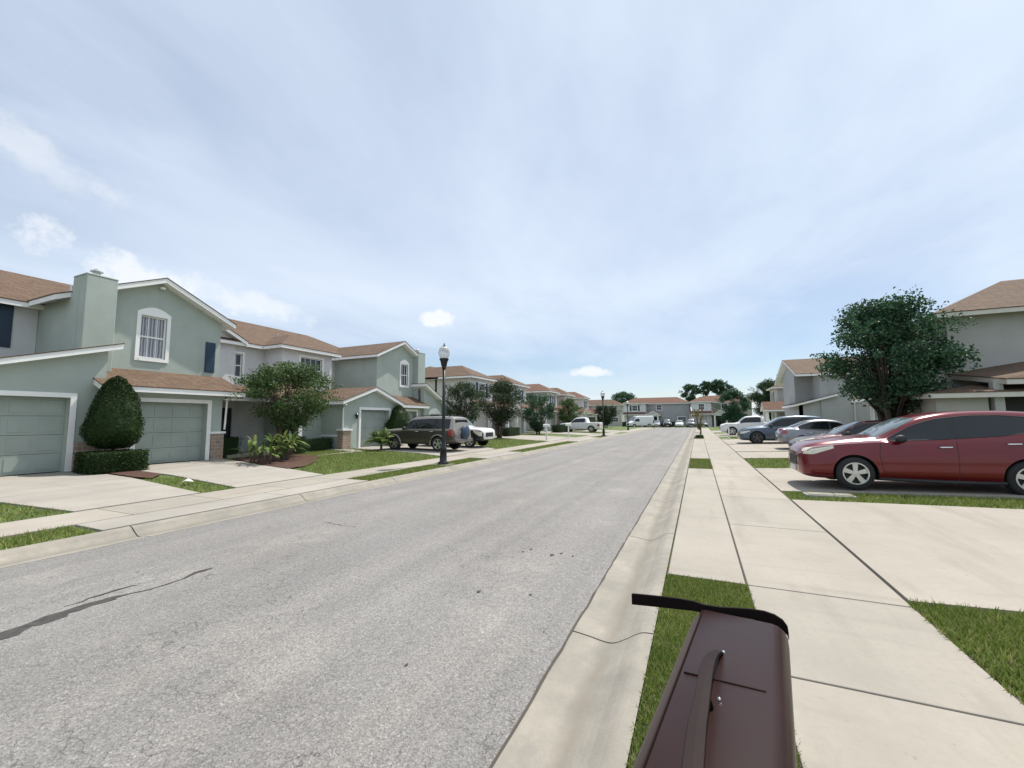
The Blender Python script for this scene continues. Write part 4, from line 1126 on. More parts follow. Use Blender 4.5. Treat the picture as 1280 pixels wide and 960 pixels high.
    if rails:
        for sg in (-1, 1):
            xa, xb = glass['spans'][0][0] + .35, glass['spans'][-1][1] - .1; h = MB()
            P = [(xa, car.top(xa, .5) - .0), (xa + .1, car.top(xa + .1, .5) + .06), ((xa + xb) / 2, car.top((xa + xb) / 2, .5) + .065), (xb - .1, car.top(xb - .1, .5) + .06), (xb, car.top(xb, .5))]
            h.tube([(x, sg * (lerp_tab(T, x, 6) - .06), z) for x, z in P], .018, 6); h.build('roof_rail', M['blackplastic'], root, True)
    return root, car
# shape tables
CROSS = [(0, .32, .68, .76, .56, .52, .44), (.05, .26, .76, .86, .74, .69, .54), (.26, .22, .87, .975, .87, .81, .63), (.7, .21, .95, 1.055, .90, .845, .66), (1.15, .21, .995, 1.115, .905, .855, .68), (1.42, .21, 1.015, 1.15, .905, .86, .68),
         (1.85, .21, 1.03, 1.40, .905, .86, .64), (2.2, .21, 1.045, 1.56, .905, .86, .61), (2.7, .21, 1.07, 1.655, .905, .86, .61), (3.3, .21, 1.10, 1.675, .905, .86, .60), (3.85, .22, 1.14, 1.65, .90, .85, .59), (4.25, .26, 1.18, 1.58, .88, .82, .57), (4.5, .34, 1.12, 1.32, .84, .77, .55), (4.60, .40, .92, .98, .78, .70, .52), (4.65, .46, .70, .76, .62, .58, .5)]
glassC = dict(lo=piecewise([(1.5, 1.04), (2.4, 1.085), (3.3, 1.16), (3.8, 1.25), (4.12, 1.37)]), up=piecewise([(1.5, 1.045), (1.75, 1.2), (2.05, 1.38), (2.4, 1.50), (2.9, 1.565), (3.4, 1.57), (3.85, 1.52), (4.12, 1.42)]), spans=[(1.58, 2.58), (2.68, 4.08)])
doorsC = [[(1.42, 1.0), (1.38, .75), (1.42, .4), (1.5, .27)], [(2.63, 1.55), (2.63, 1.1), (2.62, .6), (2.6, .27)], [(3.55, 1.53), (3.72, 1.1), (3.62, .8), (3.4, .45), (3.32, .27)], [(1.5, .27), (2.6, .27), (3.32, .27)]]
red, carR = make_car('parked_car', (2.08, 12.12, .175), R(1.0), 'metallic red crossover parked side-on in the nearest driveway', 'car', CROSS, 'red', (.95, 3.64), .345, glassC, (1.40, 2.12, .70, .56), (4.3, 4.46, .5, .52), doorsC, handles=((2.45, .92), (3.45, 1.0)), mirror=(1.72, 1.06), headz=(.70, .90), tailz=(.85, 1.15))
mb = MB()
for sg in (-1, 1): mb.tube([(1.35, sg * carR.Wl(1.35, .26), .25), (2.4, sg * .915, .235), (3.28, sg * carR.Wl(3.28, .26), .25)], .035, 6)
mb.build('sill', M['blackplastic'], red, True)
SEDAN = [(0, .36, .55, .60, .5, .46, .38), (.06, .27, .62, .70, .70, .65, .5), (.35, .2, .74, .82, .84, .78, .6), (.9, .19, .83, .92, .88, .83, .66), (1.2, .19, .87, .98, .885, .84, .67), (1.7, .19, .91, 1.25, .885, .84, .62), (2.15, .19, .93, 1.42, .885, .84, .59), (2.7, .19, .94, 1.46, .885, .84, .58), (3.2, .19, .95, 1.42, .885, .84, .57), (3.75, .21, .97, 1.2, .88, .83, .58), (4.1, .24, .97, 1.06, .86, .8, .6), (4.4, .3, .93, 1.0, .82, .76, .58), (4.52, .38, .75, .8, .7, .64, .5)]
glassS = dict(lo=piecewise([(1.3, .93), (3.9, 1.0)]), up=piecewise([(1.3, .935), (1.7, 1.14), (2.1, 1.31), (2.6, 1.36), (3.1, 1.33), (3.55, 1.18), (3.8, 1.03)]), spans=[(1.42, 2.4), (2.48, 3.7)])
doorsS = [[(1.3, .9), (1.3, .3)], [(2.44, 1.33), (2.44, .27)], [(3.3, 1.28), (3.45, .95), (3.2, .3)]]
make_car('parked_car', (3.25, 19.2, .17), R(1), 'dark red sedan parked just beyond the metallic red crossover', 'car', SEDAN, 'darkred', (.9, 3.6), .32, glassS, (1.22, 2.05, .66, .54), (3.3, 4.0, .5, .56), doorsS, handles=((2.25, .8), (3.2, .82)), mirror=(1.55, .95))
make_car('parked_car', (8.2, 25.2, .2), R(180), 'silver sedan parked tail to the street beyond the dark red sedan', 'car', SEDAN, 'silverp', (.9, 3.6), .32, glassS, (1.22, 2.05, .66, .54), (3.3, 4.0, .5, .56), doorsS, handles=((2.25, .8), (3.2, .82)), mirror=(1.55, .95))
SUVT = [(r[0] * 1.03, r[1], r[2], r[3] + (.08 if r[0] > 2 and r[0] < 4.3 else .03), r[4] + .02, r[5] + .02, r[6] + .04) for r in CROSS]
g2 = dict(lo=piecewise([(1.5, 1.07), (4.2, 1.2)]), up=piecewise([(1.5, 1.075), (1.8, 1.25), (2.1, 1.43), (2.5, 1.57), (3.5, 1.61), (4.0, 1.55), (4.2, 1.4)]), spans=[(1.62, 2.62), (2.72, 3.6), (3.68, 4.18)])
make_car('parked_car', (2.35, 30.9, .14), R(0), 'blue grey sport utility car parked nose to the sidewalk, before the white pickup', 'car', SUVT, 'bluegrey', (.98, 3.75), .38, g2, (1.44, 2.18, .70, .58), (4.42, 4.6, .5, .52), doorsC, rimm='rimdark', handles=((2.45, .92), (3.45, 1.0)), mirror=(1.75, 1.1))
PICK = [(0, .42, .80, .86, .78, .72, .6), (.08, .36, .95, 1.04, .88, .84, .68), (.5, .33, 1.08, 1.16, .93, .88, .7), (1.3, .32, 1.14, 1.22, .94, .9, .72), (1.55, .32, 1.15, 1.3, .94, .9, .7), (1.95, .32, 1.17, 1.7, .94, .9, .66), (2.3, .32, 1.18, 1.84, .94, .9, .64), (3.2, .32, 1.2, 1.87, .94, .9, .63), (3.55, .32, 1.2, 1.8, .94, .9, .63), (3.68, .32, 1.2, 1.32, .94, .9, .8), (3.8, .34, 1.2, 1.24, .94, .9, .84), (5.2, .4, 1.2, 1.24, .93, .9, .84), (5.3, .5, 1.15, 1.18, .9, .86, .8)]
gP = dict(lo=piecewise([(1.6, 1.22), (3.5, 1.27)]), up=piecewise([(1.6, 1.23), (1.9, 1.5), (2.2, 1.68), (3.2, 1.74), (3.48, 1.66)]), spans=[(1.72, 2.62), (2.72, 3.42)])
dP = [[(1.5, 1.1), (1.5, .45)], [(2.67, 1.7), (2.67, .4)], [(3.55, 1.6), (3.6, .4)], [(3.74, 1.2), (3.74, .4)]]
make_car('pickup_truck', (1.95, 46., .12), R(0), 'white pickup truck parked nose to the sidewalk, furthest of the right hand row', 'pickup', PICK, 'whitep', (1.0, 4.2), .41, gP, (1.52, 2.15, .72, .6), None, dP, mirror=(1.8, 1.25), headz=(.78, .98))
# left side: bronze wagon with spare wheel, tail to the street
JEEP = [(0, .45, .85, .92, .74, .70, .6), (.1, .38, .98, 1.06, .84, .8, .68), (.6, .34, 1.04, 1.13, .87, .83, .7), (1.2, .34, 1.07, 1.17, .875, .84, .7), (1.4, .34, 1.09, 1.24, .875, .84, .7), (1.75, .34, 1.1, 1.62, .875, .84, .66), (2.05, .34, 1.1, 1.74, .875, .84, .65), (3.0, .34, 1.1, 1.77, .875, .84, .65), (4.1, .36, 1.1, 1.75, .87, .84, .65), (4.42, .42, 1.1, 1.68, .86, .83, .65), (4.52, .48, 1.08, 1.2, .84, .8, .66), (4.56, .5, .9, .95, .8, .76, .64)]
gJ = dict(lo=piecewise([(1.4, 1.13), (4.4, 1.14)]), up=piecewise([(1.4, 1.14), (1.7, 1.42), (1.95, 1.58), (3.0, 1.63), (4.3, 1.6)]), spans=[(1.55, 2.45), (2.53, 3.35), (3.5, 4.25)])
dJ = [[(1.4, 1.05), (1.4, .45)], [(2.49, 1.62), (2.49, .4)], [(3.4, 1.6), (3.42, .9), (3.2, .42)]]
wag, carW = make_car('parked_car', (-11.0 - 4.56, 18.45, .17), 0, 'bronze off-road wagon with spare wheel on its tail, parked at the green garage', 'car', JEEP, 'goldp', (.85, 3.6), .37, gJ, (1.38, 1.9, .7, .6), None, dJ, handles=((2.3, .98), (3.2, .98)), mirror=(1.6, 1.12), rails=True, two=('bronze', 4), tailz=(.8, 1.1))
for sg in (-1, 1):
    for wx in (.85, 3.6):
        mb = MB(); P = []
        for k in range(17):
            a = math.pi * (-.08 + 1.16 * k / 16); x = wx - math.cos(a) * .45; z = .37 + math.sin(a) * .45
            P.append((x, sg * (carW.Wl(min(4.5, max(.02, x)), max(.36, z)) + .012), z))
        mb.tube(P, .035, 6); mb.build('arch_flare', M['goldp'], wag, True)
def spare(parent, x, z, y=.12):
    t = MB(); r = .36; w = .2
    prof = [(.001, 0), (r * .9, 0), (r, .04), (r, w - .04), (r * .92, w), (.001, w)]
    n = 28
    for (rr, h) in prof:
        for k in range(n):
            a = 2 * math.pi * k / n; t.v.append((x + h, y + rr * math.cos(a), z + rr * math.sin(a)))
    for i in range(len(prof) - 1):
        for k in range(n):
            a = i * n + k; b = i * n + (k + 1) % n; t.f.append((a, b, b + n, a + n)); t.m.append(0)
    t.build('spare_wheel', M['shutter'], parent, True)
spare(wag, 4.5, .92)
mb = MB(); mb.box(4.53, 4.66, -.82, .82, .48, .62); mb.box(4.54, 4.60, -.75, -.35, .72, .84); bevel(mb.build('bumper', M['greyp'], wag), .02)
mb = MB(); mb.add([(4.475, -.62, 1.16), (4.475, .62, 1.16), (4.44, .58, 1.58), (4.44, -.58, 1.58), (4.50, -.62, 1.16), (4.50, .62, 1.16), (4.465, .58, 1.58), (4.465, -.58, 1.58)], [(4, 5, 6, 7), (0, 1, 5, 4), (2, 3, 7, 6), (0, 3, 7, 4), (1, 2, 6, 5)])
mb.build('rear_window', M['carglass'], wag)
make_car('parked_car', (-11.1, 21.6, .17), R(180), 'white off-roader with black nose parked beside the bronze wagon', 'car', JEEP, 'whitep', (.85, 3.6), .37, gJ, (1.38, 1.9, .7, .6), None, dJ, mirror=(1.6, 1.12), two=('blackp', 4), headz=(.62, .92), tailz=(.8, 1.1))
# far pickup & van & parked row
make_car('pickup_truck', (-16.4, 52.3, .15), 0, 'pale pickup truck at the far left driveway before the second lamp post', 'pickup', PICK, 'whitep', (1.0, 4.2), .41, gP, (1.52, 2.15, .72, .6), None, dP, mirror=(1.8, 1.25))
VAN = [(0, .4, .85, .92, .8, .76, .6), (.1, .36, 1.0, 1.1, .92, .88, .7), (.7, .34, 1.15, 1.3, .98, .94, .8), (1.0, .34, 1.2, 1.6, .98, .95, .8), (1.5, .34, 1.25, 2.25, .98, .95, .8), (1.9, .34, 1.25, 2.45, .98, .95, .8), (5.3, .36, 1.25, 2.45, .98, .95, .8), (5.55, .4, 1.25, 2.35, .96, .93, .8), (5.6, .45, 1.2, 1.5, .94, .9, .8)]
gV = dict(lo=piecewise([(1., 1.28), (2.2, 1.28)]), up=piecewise([(1., 1.3), (1.4, 1.8), (2.2, 1.85)]), spans=[(1.15, 1.5), (1.58, 2.2)])
make_car('van', (-13.6, 90.5, .02), R(35), 'white delivery van parked across the end of the street', 'van', VAN, 'whitep', (1., 4.4), .38, gV, (.85, 1.6, .85, .7), None, [[(1.1, 1.1), (1.1, .4)], [(2.3, 1.9), (2.3, .4)]], mirror=(1.3, 1.4), tailz=(.9, 1.5))
row = [((-8.4, 95.2), 88, 'silverp', SEDAN, 'silver car at the road end, leftmost of the parked row'), ((-6.0, 95.), 97, 'blackp', SUVT, 'black car at the road end right of the silver one'), ((-3.7, 95.2), 90, 'whitep', SEDAN, 'white car in the middle of the road end row'),
       ((-1.4, 95.1), 90, 'greyp', SUVT, 'grey sport utility car at the road end left of the windowed wing'), ((1.0, 94.9), 90, 'blackp', SEDAN, 'black car at the road end in front of the windowed wing')]
for (x, y), a, c, T, lab in row:
    gg = glassS if T is SEDAN else g2; dd = doorsS if T is SEDAN else doorsC
    make_car('parked_car', (x, y, .03), R(a), lab, 'car', T, c, (.92, 3.62), .33, gg, (1.3, 2.05, .66, .54), None, dd, group='cars parked at the end of the street')
# ---------------------------------------------------------------- plants placed
root = empty('topiary_shrub', (-16.75, 6.85, .2), 0, 'teardrop clipped topiary between the two green garages', 'topiary')
rnd = random.Random(5)
topiary(root, 'foliage', cone_fn([(.02, .72), (.36, .74), (.58, .88), (.68, 1.15), (.68, 1.5), (.61, 1.9), (.49, 2.3), (.35, 2.62), (.19, 2.85), (.02, 2.94)]), 15000, M['leaf_topiary'], .05, rnd)
mb = MB(); mb.tube([(0, 0, -.1), (.02, 0, .5), (0, 0, 1.0)], [.06, .05, .04], 8); mb.build('trunk', M['darkbark'], root, True)
hedge('clipped_hedge', (-16.45, 6.75, .2), 1.3, 1.45, .62, 'low boxy hedge at the foot of the teardrop topiary', 'leaf_topiary', 9000, 6, s=.05)
root = empty('topiary_shrub', (-17.0, 20.75, .2), 0, 'round topped clipped shrub between the garages behind the bronze wagon', 'topiary')
topiary(root, 'foliage', cone_fn([(.02, .35), (.5, .4), (.72, .7), (.78, 1.1), (.7, 1.6), (.5, 2.05), (.25, 2.35), (.02, 2.45)]), 6000, M['leaf_topiary'], .06, rnd)
mb = MB(); mb.tube([(0, 0, -.1), (0, 0, .7)], [.05, .04], 8); mb.build('trunk', M['darkbark'], root, True)
tree('crape_myrtle', (-16.6, 12.75, .2), 4.15, 2.0, 1.2, M['leaf_myrtle'], 'dark leafy crape myrtle at the entry of the green row', None, 5, 52, .10, 430, 11, .7)
for i, (x, y, s_, L_) in enumerate([(-15.1, 10.3, 1, 1.15), (-14.7, 11.2, 1, 1.1), (-14.2, 10.25, .9, .95), (-15.3, 11.7, 1, 1.1)]):
    lab = ['broad leaved plant at the driveway corner of the mulch bed, leftmost of four', 'broad leaved plant nearest the lawn in the mulch bed clump', 'short broad leaved plant at the front edge of the mulch bed', 'broad leaved plant at the back of the mulch bed under the crape myrtle'][i]
    blade_leaf_plant('ti_plant', (x, y, .2), lab, 34, L_, 20 + i, 'strap leaved plants in the mulch bed', 'leaf_palm', .085)
palm('pygmy_palm', (-15.2, 17.2, .18), 'bushy little palm beside the lawn at the third garage', 40, 1.05, .35, 3, None, .7, .05)
hedge('clipped_hedge', (-18.6, 10.75, .2), 1.2, 2.2, .85, 'dark hedge beside the stone pillar and dark front door', n=3000, seed=8)
hedge('clipped_hedge', (-18.2, 15.0, .2), .9, 3.2, .6, 'long dark hedge under the side wall of the third garage wing', n=4000, seed=9)
hedge('clipped_hedge', (-17.2, 13.3, .2), .8, 1.6, .8, 'small dark hedge under the crape myrtle', n=1800, seed=19)
tree('bronze_tree', (-16.8, 27.9, .2), 4.6, 1.75, 1.2, M['leaf_purple'], 'bronze leaved tree just behind the white off-roader', 'dark ornamental trees before the cream townhouses', 3, 40, .12, 330, 31, bark='darkbark')
tree('bronze_tree', (-15.6, 32.2, .2), 4.9, 2.1, 1.3, M['leaf_purple'], 'bronze leaved tree right of the first one, before the cream townhouse porch', 'dark ornamental trees before the cream townhouses', 3, 42, .13, 320, 32, bark='darkbark')
tree('evergreen_tree', (-15.8, 42.2, .2), 4.8, 1.8, .3, M['leaf_dark'], 'dense dark evergreen before the beige townhouse side wall', None, 2, 44, .14, 340, 33, bark='darkbark')
tree('evergreen_tree', (-16.5, 56.5, .2), 4.6, 1.7, .6, M['leaf_myrtle'], 'dark green tree before the taupe townhouse', None, 2, 34, .17, 260, 34, bark='darkbark')
tree('evergreen_tree', (-16., 79.5, .2), 4.6, 2.4, .6, M['leaf_purple'], 'dark reddish tree at the far left corner of the cross street', None, 2, 34, .2, 220, 35, bark='darkbark')
hedge('clipped_hedge', (-16.5, 36.6, .2), 1., 3., .8, 'hedge under the first cream townhouse porch', n=1500, seed=10, s=.08)
hedge('clipped_hedge', (-15.6, 50., .2), 1.4, 5., .9, 'hedge before the taupe townhouse porch', n=1800, seed=12, s=.1)
hedge('clipped_hedge', (-15.6, 60., .2), 1.4, 5., 1., 'hedge near the end of the left hand row', n=1500, seed=13, s=.1)
tree('round_tree', (7.15, 21.6, .2), 6.45, 2.2, 1.7, M['leaf_dark'], 'big dark round headed tree before the tall grey house', None, 3, 85, .13, 330, 41, .8, bark='darkbark')
tree('dark_tree', (6.1, 86., .2), 6.9, 3.0, .3, M['leaf_dark'], 'dark bushy tree right of the road end', None, 2, 46, .2, 260, 42, bark='darkbark')
tree('street_sapling', (.05, 39.2, .1), 2.6, .62, .9, M['leaf_yellow'], 'thin yellow leaved sapling in the sidewalk verge', None, 1, 14, .1, 420, 43, cat='sapling')
hedge('ground_shrub', (.05, 39.2, .1), .6, 2.4, .22, 'low green shrub ring at the foot of the yellow sapling', 'leaf_topiary', 900, 14, s=.06, cat='shrub')
FT = 'trees rising behind the end houses'
labs = ['broad tree crown above the cream and brown townhouse roof', 'pine crown on the left above the orange roof', 'pine crown in the middle above the orange roof', 'pine crown on the right above the orange roof', 'tree crown left of the terracotta roofed house', 'far tree crown above the white gabled house']
for i, (x, y, h, r, th) in enumerate([(24, 125, 14.5, 7.0, 2), (-1.5, 122, 11.2, 2.6, 6.5), (2.1, 123, 12.0, 2.0, 8), (5.6, 124, 12.2, 2.8, 8.2), (-19.8, 124, 9.6, 3.8, 5), (18., 128, 12.5, 5.5, 2)]):
    tree('far_tree', (x, y, 0), h, r, th, M['leaf_dark'] if i in (1, 2, 3, 4) else M['leaf_far'], labs[i], FT, 2, 34, .3, 130, 50 + i, bark='darkbark')
mb = MB()
for x, lab in HEDGES_FAR: hedge('clipped_hedge', (x, 101.6, .05), 4.2, 1.2, 1.1, lab, n=1500, seed=int(x + 60), s=.14)
# ---------------------------------------------------------------- street furniture
def lamp_post():
    root = empty('street_lamp', (0, 0, 0)); mb = MB()
    mb.lathe([(.001, .0), (.2, .0), (.2, .08), (.13, .12), (.12, .5), (.14, .52), (.1, .62), (.068, .7), (.058, 1.6), (.055, 3.55), (.001, 3.55)], 20); mb.build('pole', M['blackmetal'], root, True)
    mb = MB(); mb.lathe([(.001, 3.5), (.07, 3.5), (.075, 3.58), (.1, 3.62), (.13, 3.78), (.17, 3.86), (.17, 3.9), (.001, 3.9)], 20); mb.build('lamp_fitter', M['blackmetal'], root, True)
    mb = MB(); mb.lathe([(.13, 3.9), (.19, 4.0), (.215, 4.13), (.19, 4.26), (.12, 4.34), (.001, 4.36)], 24); mb.build('globe', M['globe'], root, True)
    mb = MB(); mb.lathe([(.001, 4.34), (.08, 4.35), (.03, 4.40), (.012, 4.48), (.001, 4.5)], 12); mb.build('finial', M['blackmetal'], root, True)
    mb = MB(); mb.box(-.32, .32, -.32, .32, -.12, .012); bevel(mb.build('footing', M['gutter'], root), .02)
    return root
lp = lamp_post(); LPG = 'black lamp posts along the far kerb'
for i, (x, y, z, lab) in enumerate([(-8.55, 12.95, .11, 'tall black lamp post with clear globe before the bronze wagon'), (-8.5, 41., .11, 'second black lamp post down the left kerb'), (-9.6, 64., .11, 'furthest black lamp post with white globe near the road end')]):
    o = lp if i == 0 else copy_tree(lp); o.location = (x, y, z); tag(o, lab, 'lamp post', LPG)
# small roadside mailboxes on posts (right side, mid distance) and white marker posts left
def mailpost():
    root = empty('mailbox_post', (0, 0, 0)); mb = MB(); mb.box(-.05, .05, -.05, .05, -.1, 1.05); bevel(mb.build('post', M['whiteplast'], root), .008)
    mb = MB(); n = 10; o = 0; pr = [(-.1, 1.05), (.1, 1.05)] + [(.1 * math.cos(math.pi * k / n), 1.17 + .1 * math.sin(math.pi * k / n)) for k in range(n + 1)]
    mb.slab(pr, [], lambda u, v, d: (d - .25, u, v), .5); mb.build('box', M['whiteplast'], root)
    return root
mp = mailpost()
for i, (x, y, lab) in enumerate([(2.15, 36.6, 'small white mailbox post before the white pickup'), (-10.9, 31., 'white marker post at the left lawn, nearest of two'), (-10.7, 36.4, 'white marker post at the left lawn, further of two')]):
    o = mp if i == 0 else copy_tree(mp); o.location = (x, y, .12); tag(o, lab, 'mailbox', 'small white post boxes')
    if i: o.rotation_euler = (0, 0, 0)
# utility cover in the grass strip by the red car
root = empty('utility_box', (2.45, 10.5, .11), R(5), 'weathered flat utility box in the grass strip by the red front wheel', 'utility box')
mb = MB(); mb.box(-.5, .35, -.16, .16, -.06, .05); bevel(mb.build('box', M['utility'], root), .015)
mb = MB(); mb.box(-.46, .0, -.13, .13, .05, .062); mb.box(.02, .31, -.13, .13, .05, .062); bevel(mb.build('lid', M['gutter'], root), .005)
# paper scrap on the lawn
mb = MB(); mb.add([(-.12, -.08, 0), (.1, -.1, .05), (.13, .07, .01), (-.08, .1, .06), (0, 0, .09)], [(0, 1, 4), (1, 2, 4), (2, 3, 4), (3, 0, 4)])
o = mb.build('paper_scrap', M['whiteplast']); o.location = (-11.8, 6.35, .2); tag(o, 'crumpled white paper scrap on the grass between the driveways', 'litter')

# ---------------------------------------------------------------- the brown plastic mailbox below the camera
MROT = -8.2
mroot = empty('mailbox', (-.002, .70, 1.2), R(MROT), 'dark brown plastic mailbox with raised handle in the near foreground', 'mailbox')
def mloc(px, py, z):      # plan position read off the photograph, in the mailbox's own frame
    x, y = road_at(px, py, z); v = Vector((x + .002, y - .70)); a = R(-MROT)
    return v.x * math.cos(a) - v.y * math.sin(a), v.x * math.sin(a) + v.y * math.cos(a), z - 1.2
def prism(name, sec, y0, y1, mat, parent, bev=.004, smooth=True):
    mb = MB(); mb.slab(sec, [], lambda u, v, d: (u, y0 + d, v), y1 - y0); o = mb.build(name, mat, parent); bevel(o, bev, 3); return o
top = [(-.118, -.34), (-.116, -.050), (-.112, -.036), (-.104, -.024), (-.094, -.012), (-.088, -.005), (-.080, -.001), (.070, .0), (.080, -.002), (.088, -.006), (.096, -.014), (.101, -.026), (.103, -.05), (.103, -.34)]
bo = prism('body', top, -.60, .545, M['mail'], mroot)
for p_ in bo.data.polygons: p_.use_smooth = abs(p_.normal.y) < .5
mb = MB(); mb.box(-.0865, -.0845, -.60, .54, -.006, -.0008); mb.build('panel_seam', M['maildark'], mroot)
ax, ay, _ = mloc(855, 840, 1.2); bx_, by_, _ = mloc(958, 865, 1.2)
mb = MB(); mb.add([(ax, ay - .0016, .0012), (bx_, by_ - .0016, .0012), (bx_, by_ + .0016, .0012), (ax, ay + .0016, .0012), (ax, ay - .0016, -.003), (bx_, by_ - .0016, -.003), (bx_, by_ + .0016, -.003), (ax, ay + .0016, -.003)], [(0, 1, 2, 3), (4, 5, 6, 7), (0, 1, 5, 4), (1, 2, 6, 5), (2, 3, 7, 6), (3, 0, 4, 7)])
mb.build('panel_seam', M['maildark'], mroot)
lp_ = [(789, 742, 1.215, .030), (810, 744, 1.215, .030), (830, 746, 1.215, .030), (850, 748.5, 1.214, .029), (866, 751.5, 1.212, .026), (880, 756, 1.209, .022), (900, 759, 1.207, .020), (920, 760, 1.207, .022), (940, 761.5, 1.206, .026), (955, 764, 1.203, .030), (968, 768.5, 1.198, .030), (978, 775, 1.190, .028), (984, 783, 1.178, .024), (985.5, 792, 1.163, .018)]
mb = MB()
for px, py, z, h in lp_:
    x, y, zl = mloc(px, py, z); mb.v += [(x, y, zl), (x + .001, y + .009, zl - .001), (x + .001, y + .009, zl - h), (x, y, zl - h)]
n = len(lp_)
for i in range(n - 1):
    for k in range(4): a = i * 4 + k; b = i * 4 + (k + 1) % 4; mb.f.append((a, b, b + 4, a + 4)); mb.m.append(0)
mb.f += [(0, 1, 2, 3), ((n - 1) * 4, (n - 1) * 4 + 1, (n - 1) * 4 + 2, (n - 1) * 4 + 3)]; mb.m += [0, 0]
bevel(mb.build('door_lip', M['maildark'], mroot), .002)
hp_ = [(903, 815, 1.203, .003), (898, 813, 1.212, .006), (892, 816, 1.221, .009), (886.5, 824, 1.228, .0115), (882.5, 838, 1.231, .0125), (879.5, 858, 1.232, .0125), (876, 880, 1.232, .013), (872, 900, 1.232, .014), (869, 925, 1.232, .0145), (866.5, 950, 1.232, .0145), (865, 985, 1.232, .0145), (862, 1040, 1.230, .0145), (860, 1100, 1.222, .012)]
C3 = [Vector(mloc(px, py, z)) for px, py, z, w_ in hp_]
mb = MB()
for i, (p, q) in enumerate(zip(C3, hp_)):
    w_ = q[3]; d = (C3[min(i + 1, len(C3) - 1)] - C3[max(i - 1, 0)]); d.z = 0; d.normalize(); sd_ = Vector((-d.y, d.x, 0))
    mb.v += [tuple(p + sd_ * w_ - Vector((0, 0, .006))), tuple(p + sd_ * w_ * .93 + Vector((0, 0, .0))), tuple(p + Vector((0, 0, .0004))), tuple(p - sd_ * w_ * .93), tuple(p - sd_ * w_ - Vector((0, 0, .004))), tuple(p - sd_ * w_ * .7 - Vector((0, 0, .009))), tuple(p + sd_ * w_ * .7 - Vector((0, 0, .008)))]
for i in range(len(C3) - 1):
    for k in range(7): a = i * 7 + k; b = i * 7 + (k + 1) % 7; mb.f.append((a, b, b + 7, a + 7)); mb.m.append(0)
mb.f += [tuple(range(7)), tuple((len(C3) - 1) * 7 + k for k in range(7))]; mb.m += [0, 0]
ho = mb.build('handle', M['mailhandle'], mroot)
for e_ in (0,): bevel(ho, .0012, 2)
for px, py in ((884, 884), (878, 1000)):
    x, y, _ = mloc(px, py, 1.2); mb = MB(); mb.tube([(x + .004, y, 0), (x - .004, y - .002, .03)], .007, 8); mb.build('handle_foot', M['maildark'], mroot, True)
for px, py in ((904.5, 816), (899, 875)):
    x, y, _ = mloc(px, py, 1.2); mb = MB(); mb.lathe([(.0001, .006), (.0022, .0055), (.0032, .003), (.0034, 0)], 12, (x, y, -.001)); mb.build('rivet', M['chrome'], mroot, True)
mb = MB(); mb.box(-.06, .05, -.12, .0, -1.25, -.36); bevel(mb.build('post', M['mail'], mroot), .008)
mb = MB(); mb.box(-.10, .09, -.5, .45, -.38, -.342); bevel(mb.build('shelf', M['maildark'], mroot), .005)

# ---------------------------------------------------------------- sky, sun
SUN_EL, SUN_AZ = 60., 18.     # azimuth measured from +Y towards +X
w = bpy.data.worlds.new('World'); scn.world = w; w.use_nodes = True; nt = w.node_tree
bg = nt.nodes['Background']
sky = N(nt, 'ShaderNodeTexSky'); sky.sky_type = 'NISHITA'; sky.sun_disc = False; sky.sun_elevation = R(SUN_EL); sky.sun_rotation = R(SUN_AZ)
sky.air_density = 1.0; sky.dust_density = .35; sky.ozone_density = 2.2
tc = N(nt, 'ShaderNodeTexCoord'); nrmz = N(nt, 'ShaderNodeVectorMath', operation='NORMALIZE'); nt.links.new(tc.outputs['Generated'], nrmz.inputs[0])
sep = N(nt, 'ShaderNodeSeparateXYZ'); nt.links.new(nrmz.outputs[0], sep.inputs[0])
zz = N(nt, 'ShaderNodeMath', operation='MAXIMUM'); nt.links.new(sep.outputs[2], zz.inputs[0]); zz.inputs[1].default_value = 0.
za = N(nt, 'ShaderNodeMath', operation='ADD'); nt.links.new(zz.outputs[0], za.inputs[0]); za.inputs[1].default_value = .10
dv = N(nt, 'ShaderNodeVectorMath', operation='DIVIDE'); cmb = N(nt, 'ShaderNodeCombineXYZ')
for i in range(3): nt.links.new(za.outputs[0], cmb.inputs[i])
nt.links.new(nrmz.outputs[0], dv.inputs[0]); nt.links.new(cmb.outputs[0], dv.inputs[1])     # cloud deck plane
def cn(scale, sc=(1, 1, 1), detail=6, rough=.6, dist=0., off=(0, 0, 0), rot=0):
    mp = N(nt, 'ShaderNodeMapping'); mp.inputs['Scale'].default_value = sc; mp.inputs['Location'].default_value = off; mp.inputs['Rotation'].default_value = (0, 0, rot)
    nt.links.new(dv.outputs[0], mp.inputs['Vector']); n_ = N(nt, 'ShaderNodeTexNoise'); n_.inputs['Scale'].default_value = scale; n_.inputs['Detail'].default_value = detail
    n_.inputs['Roughness'].default_value = rough; n_.inputs['Distortion'].default_value = dist; nt.links.new(mp.outputs[0], n_.inputs['Vector']); return n_.outputs['Fac']
CL = 10.3
veil = ramp(nt, cn(.42, detail=4, rough=.5, off=(3.1, .4, 0)), [(.30, .42), (.64, .98)])
# veil thins near the horizon
hz = ramp(nt, sep.outputs[2], [(.0, .5), (.05, .14), (.13, .22), (.28, .92)])
veil = mix(nt, 1., veil, hz, 'MULTIPLY')
streak = ramp(nt, cn(1.1, (1, .45, 1), 7, .6, .3, (0, 5, 0), .6), [(.40, 0.), (.70, .75)])
veil = mix(nt, 1., veil, streak, 'SCREEN')
VE = (.62 * CL, .705 * CL, .835 * CL)
c = mix(nt, veil, sky.outputs[0], VE)
SKY_MIX = c
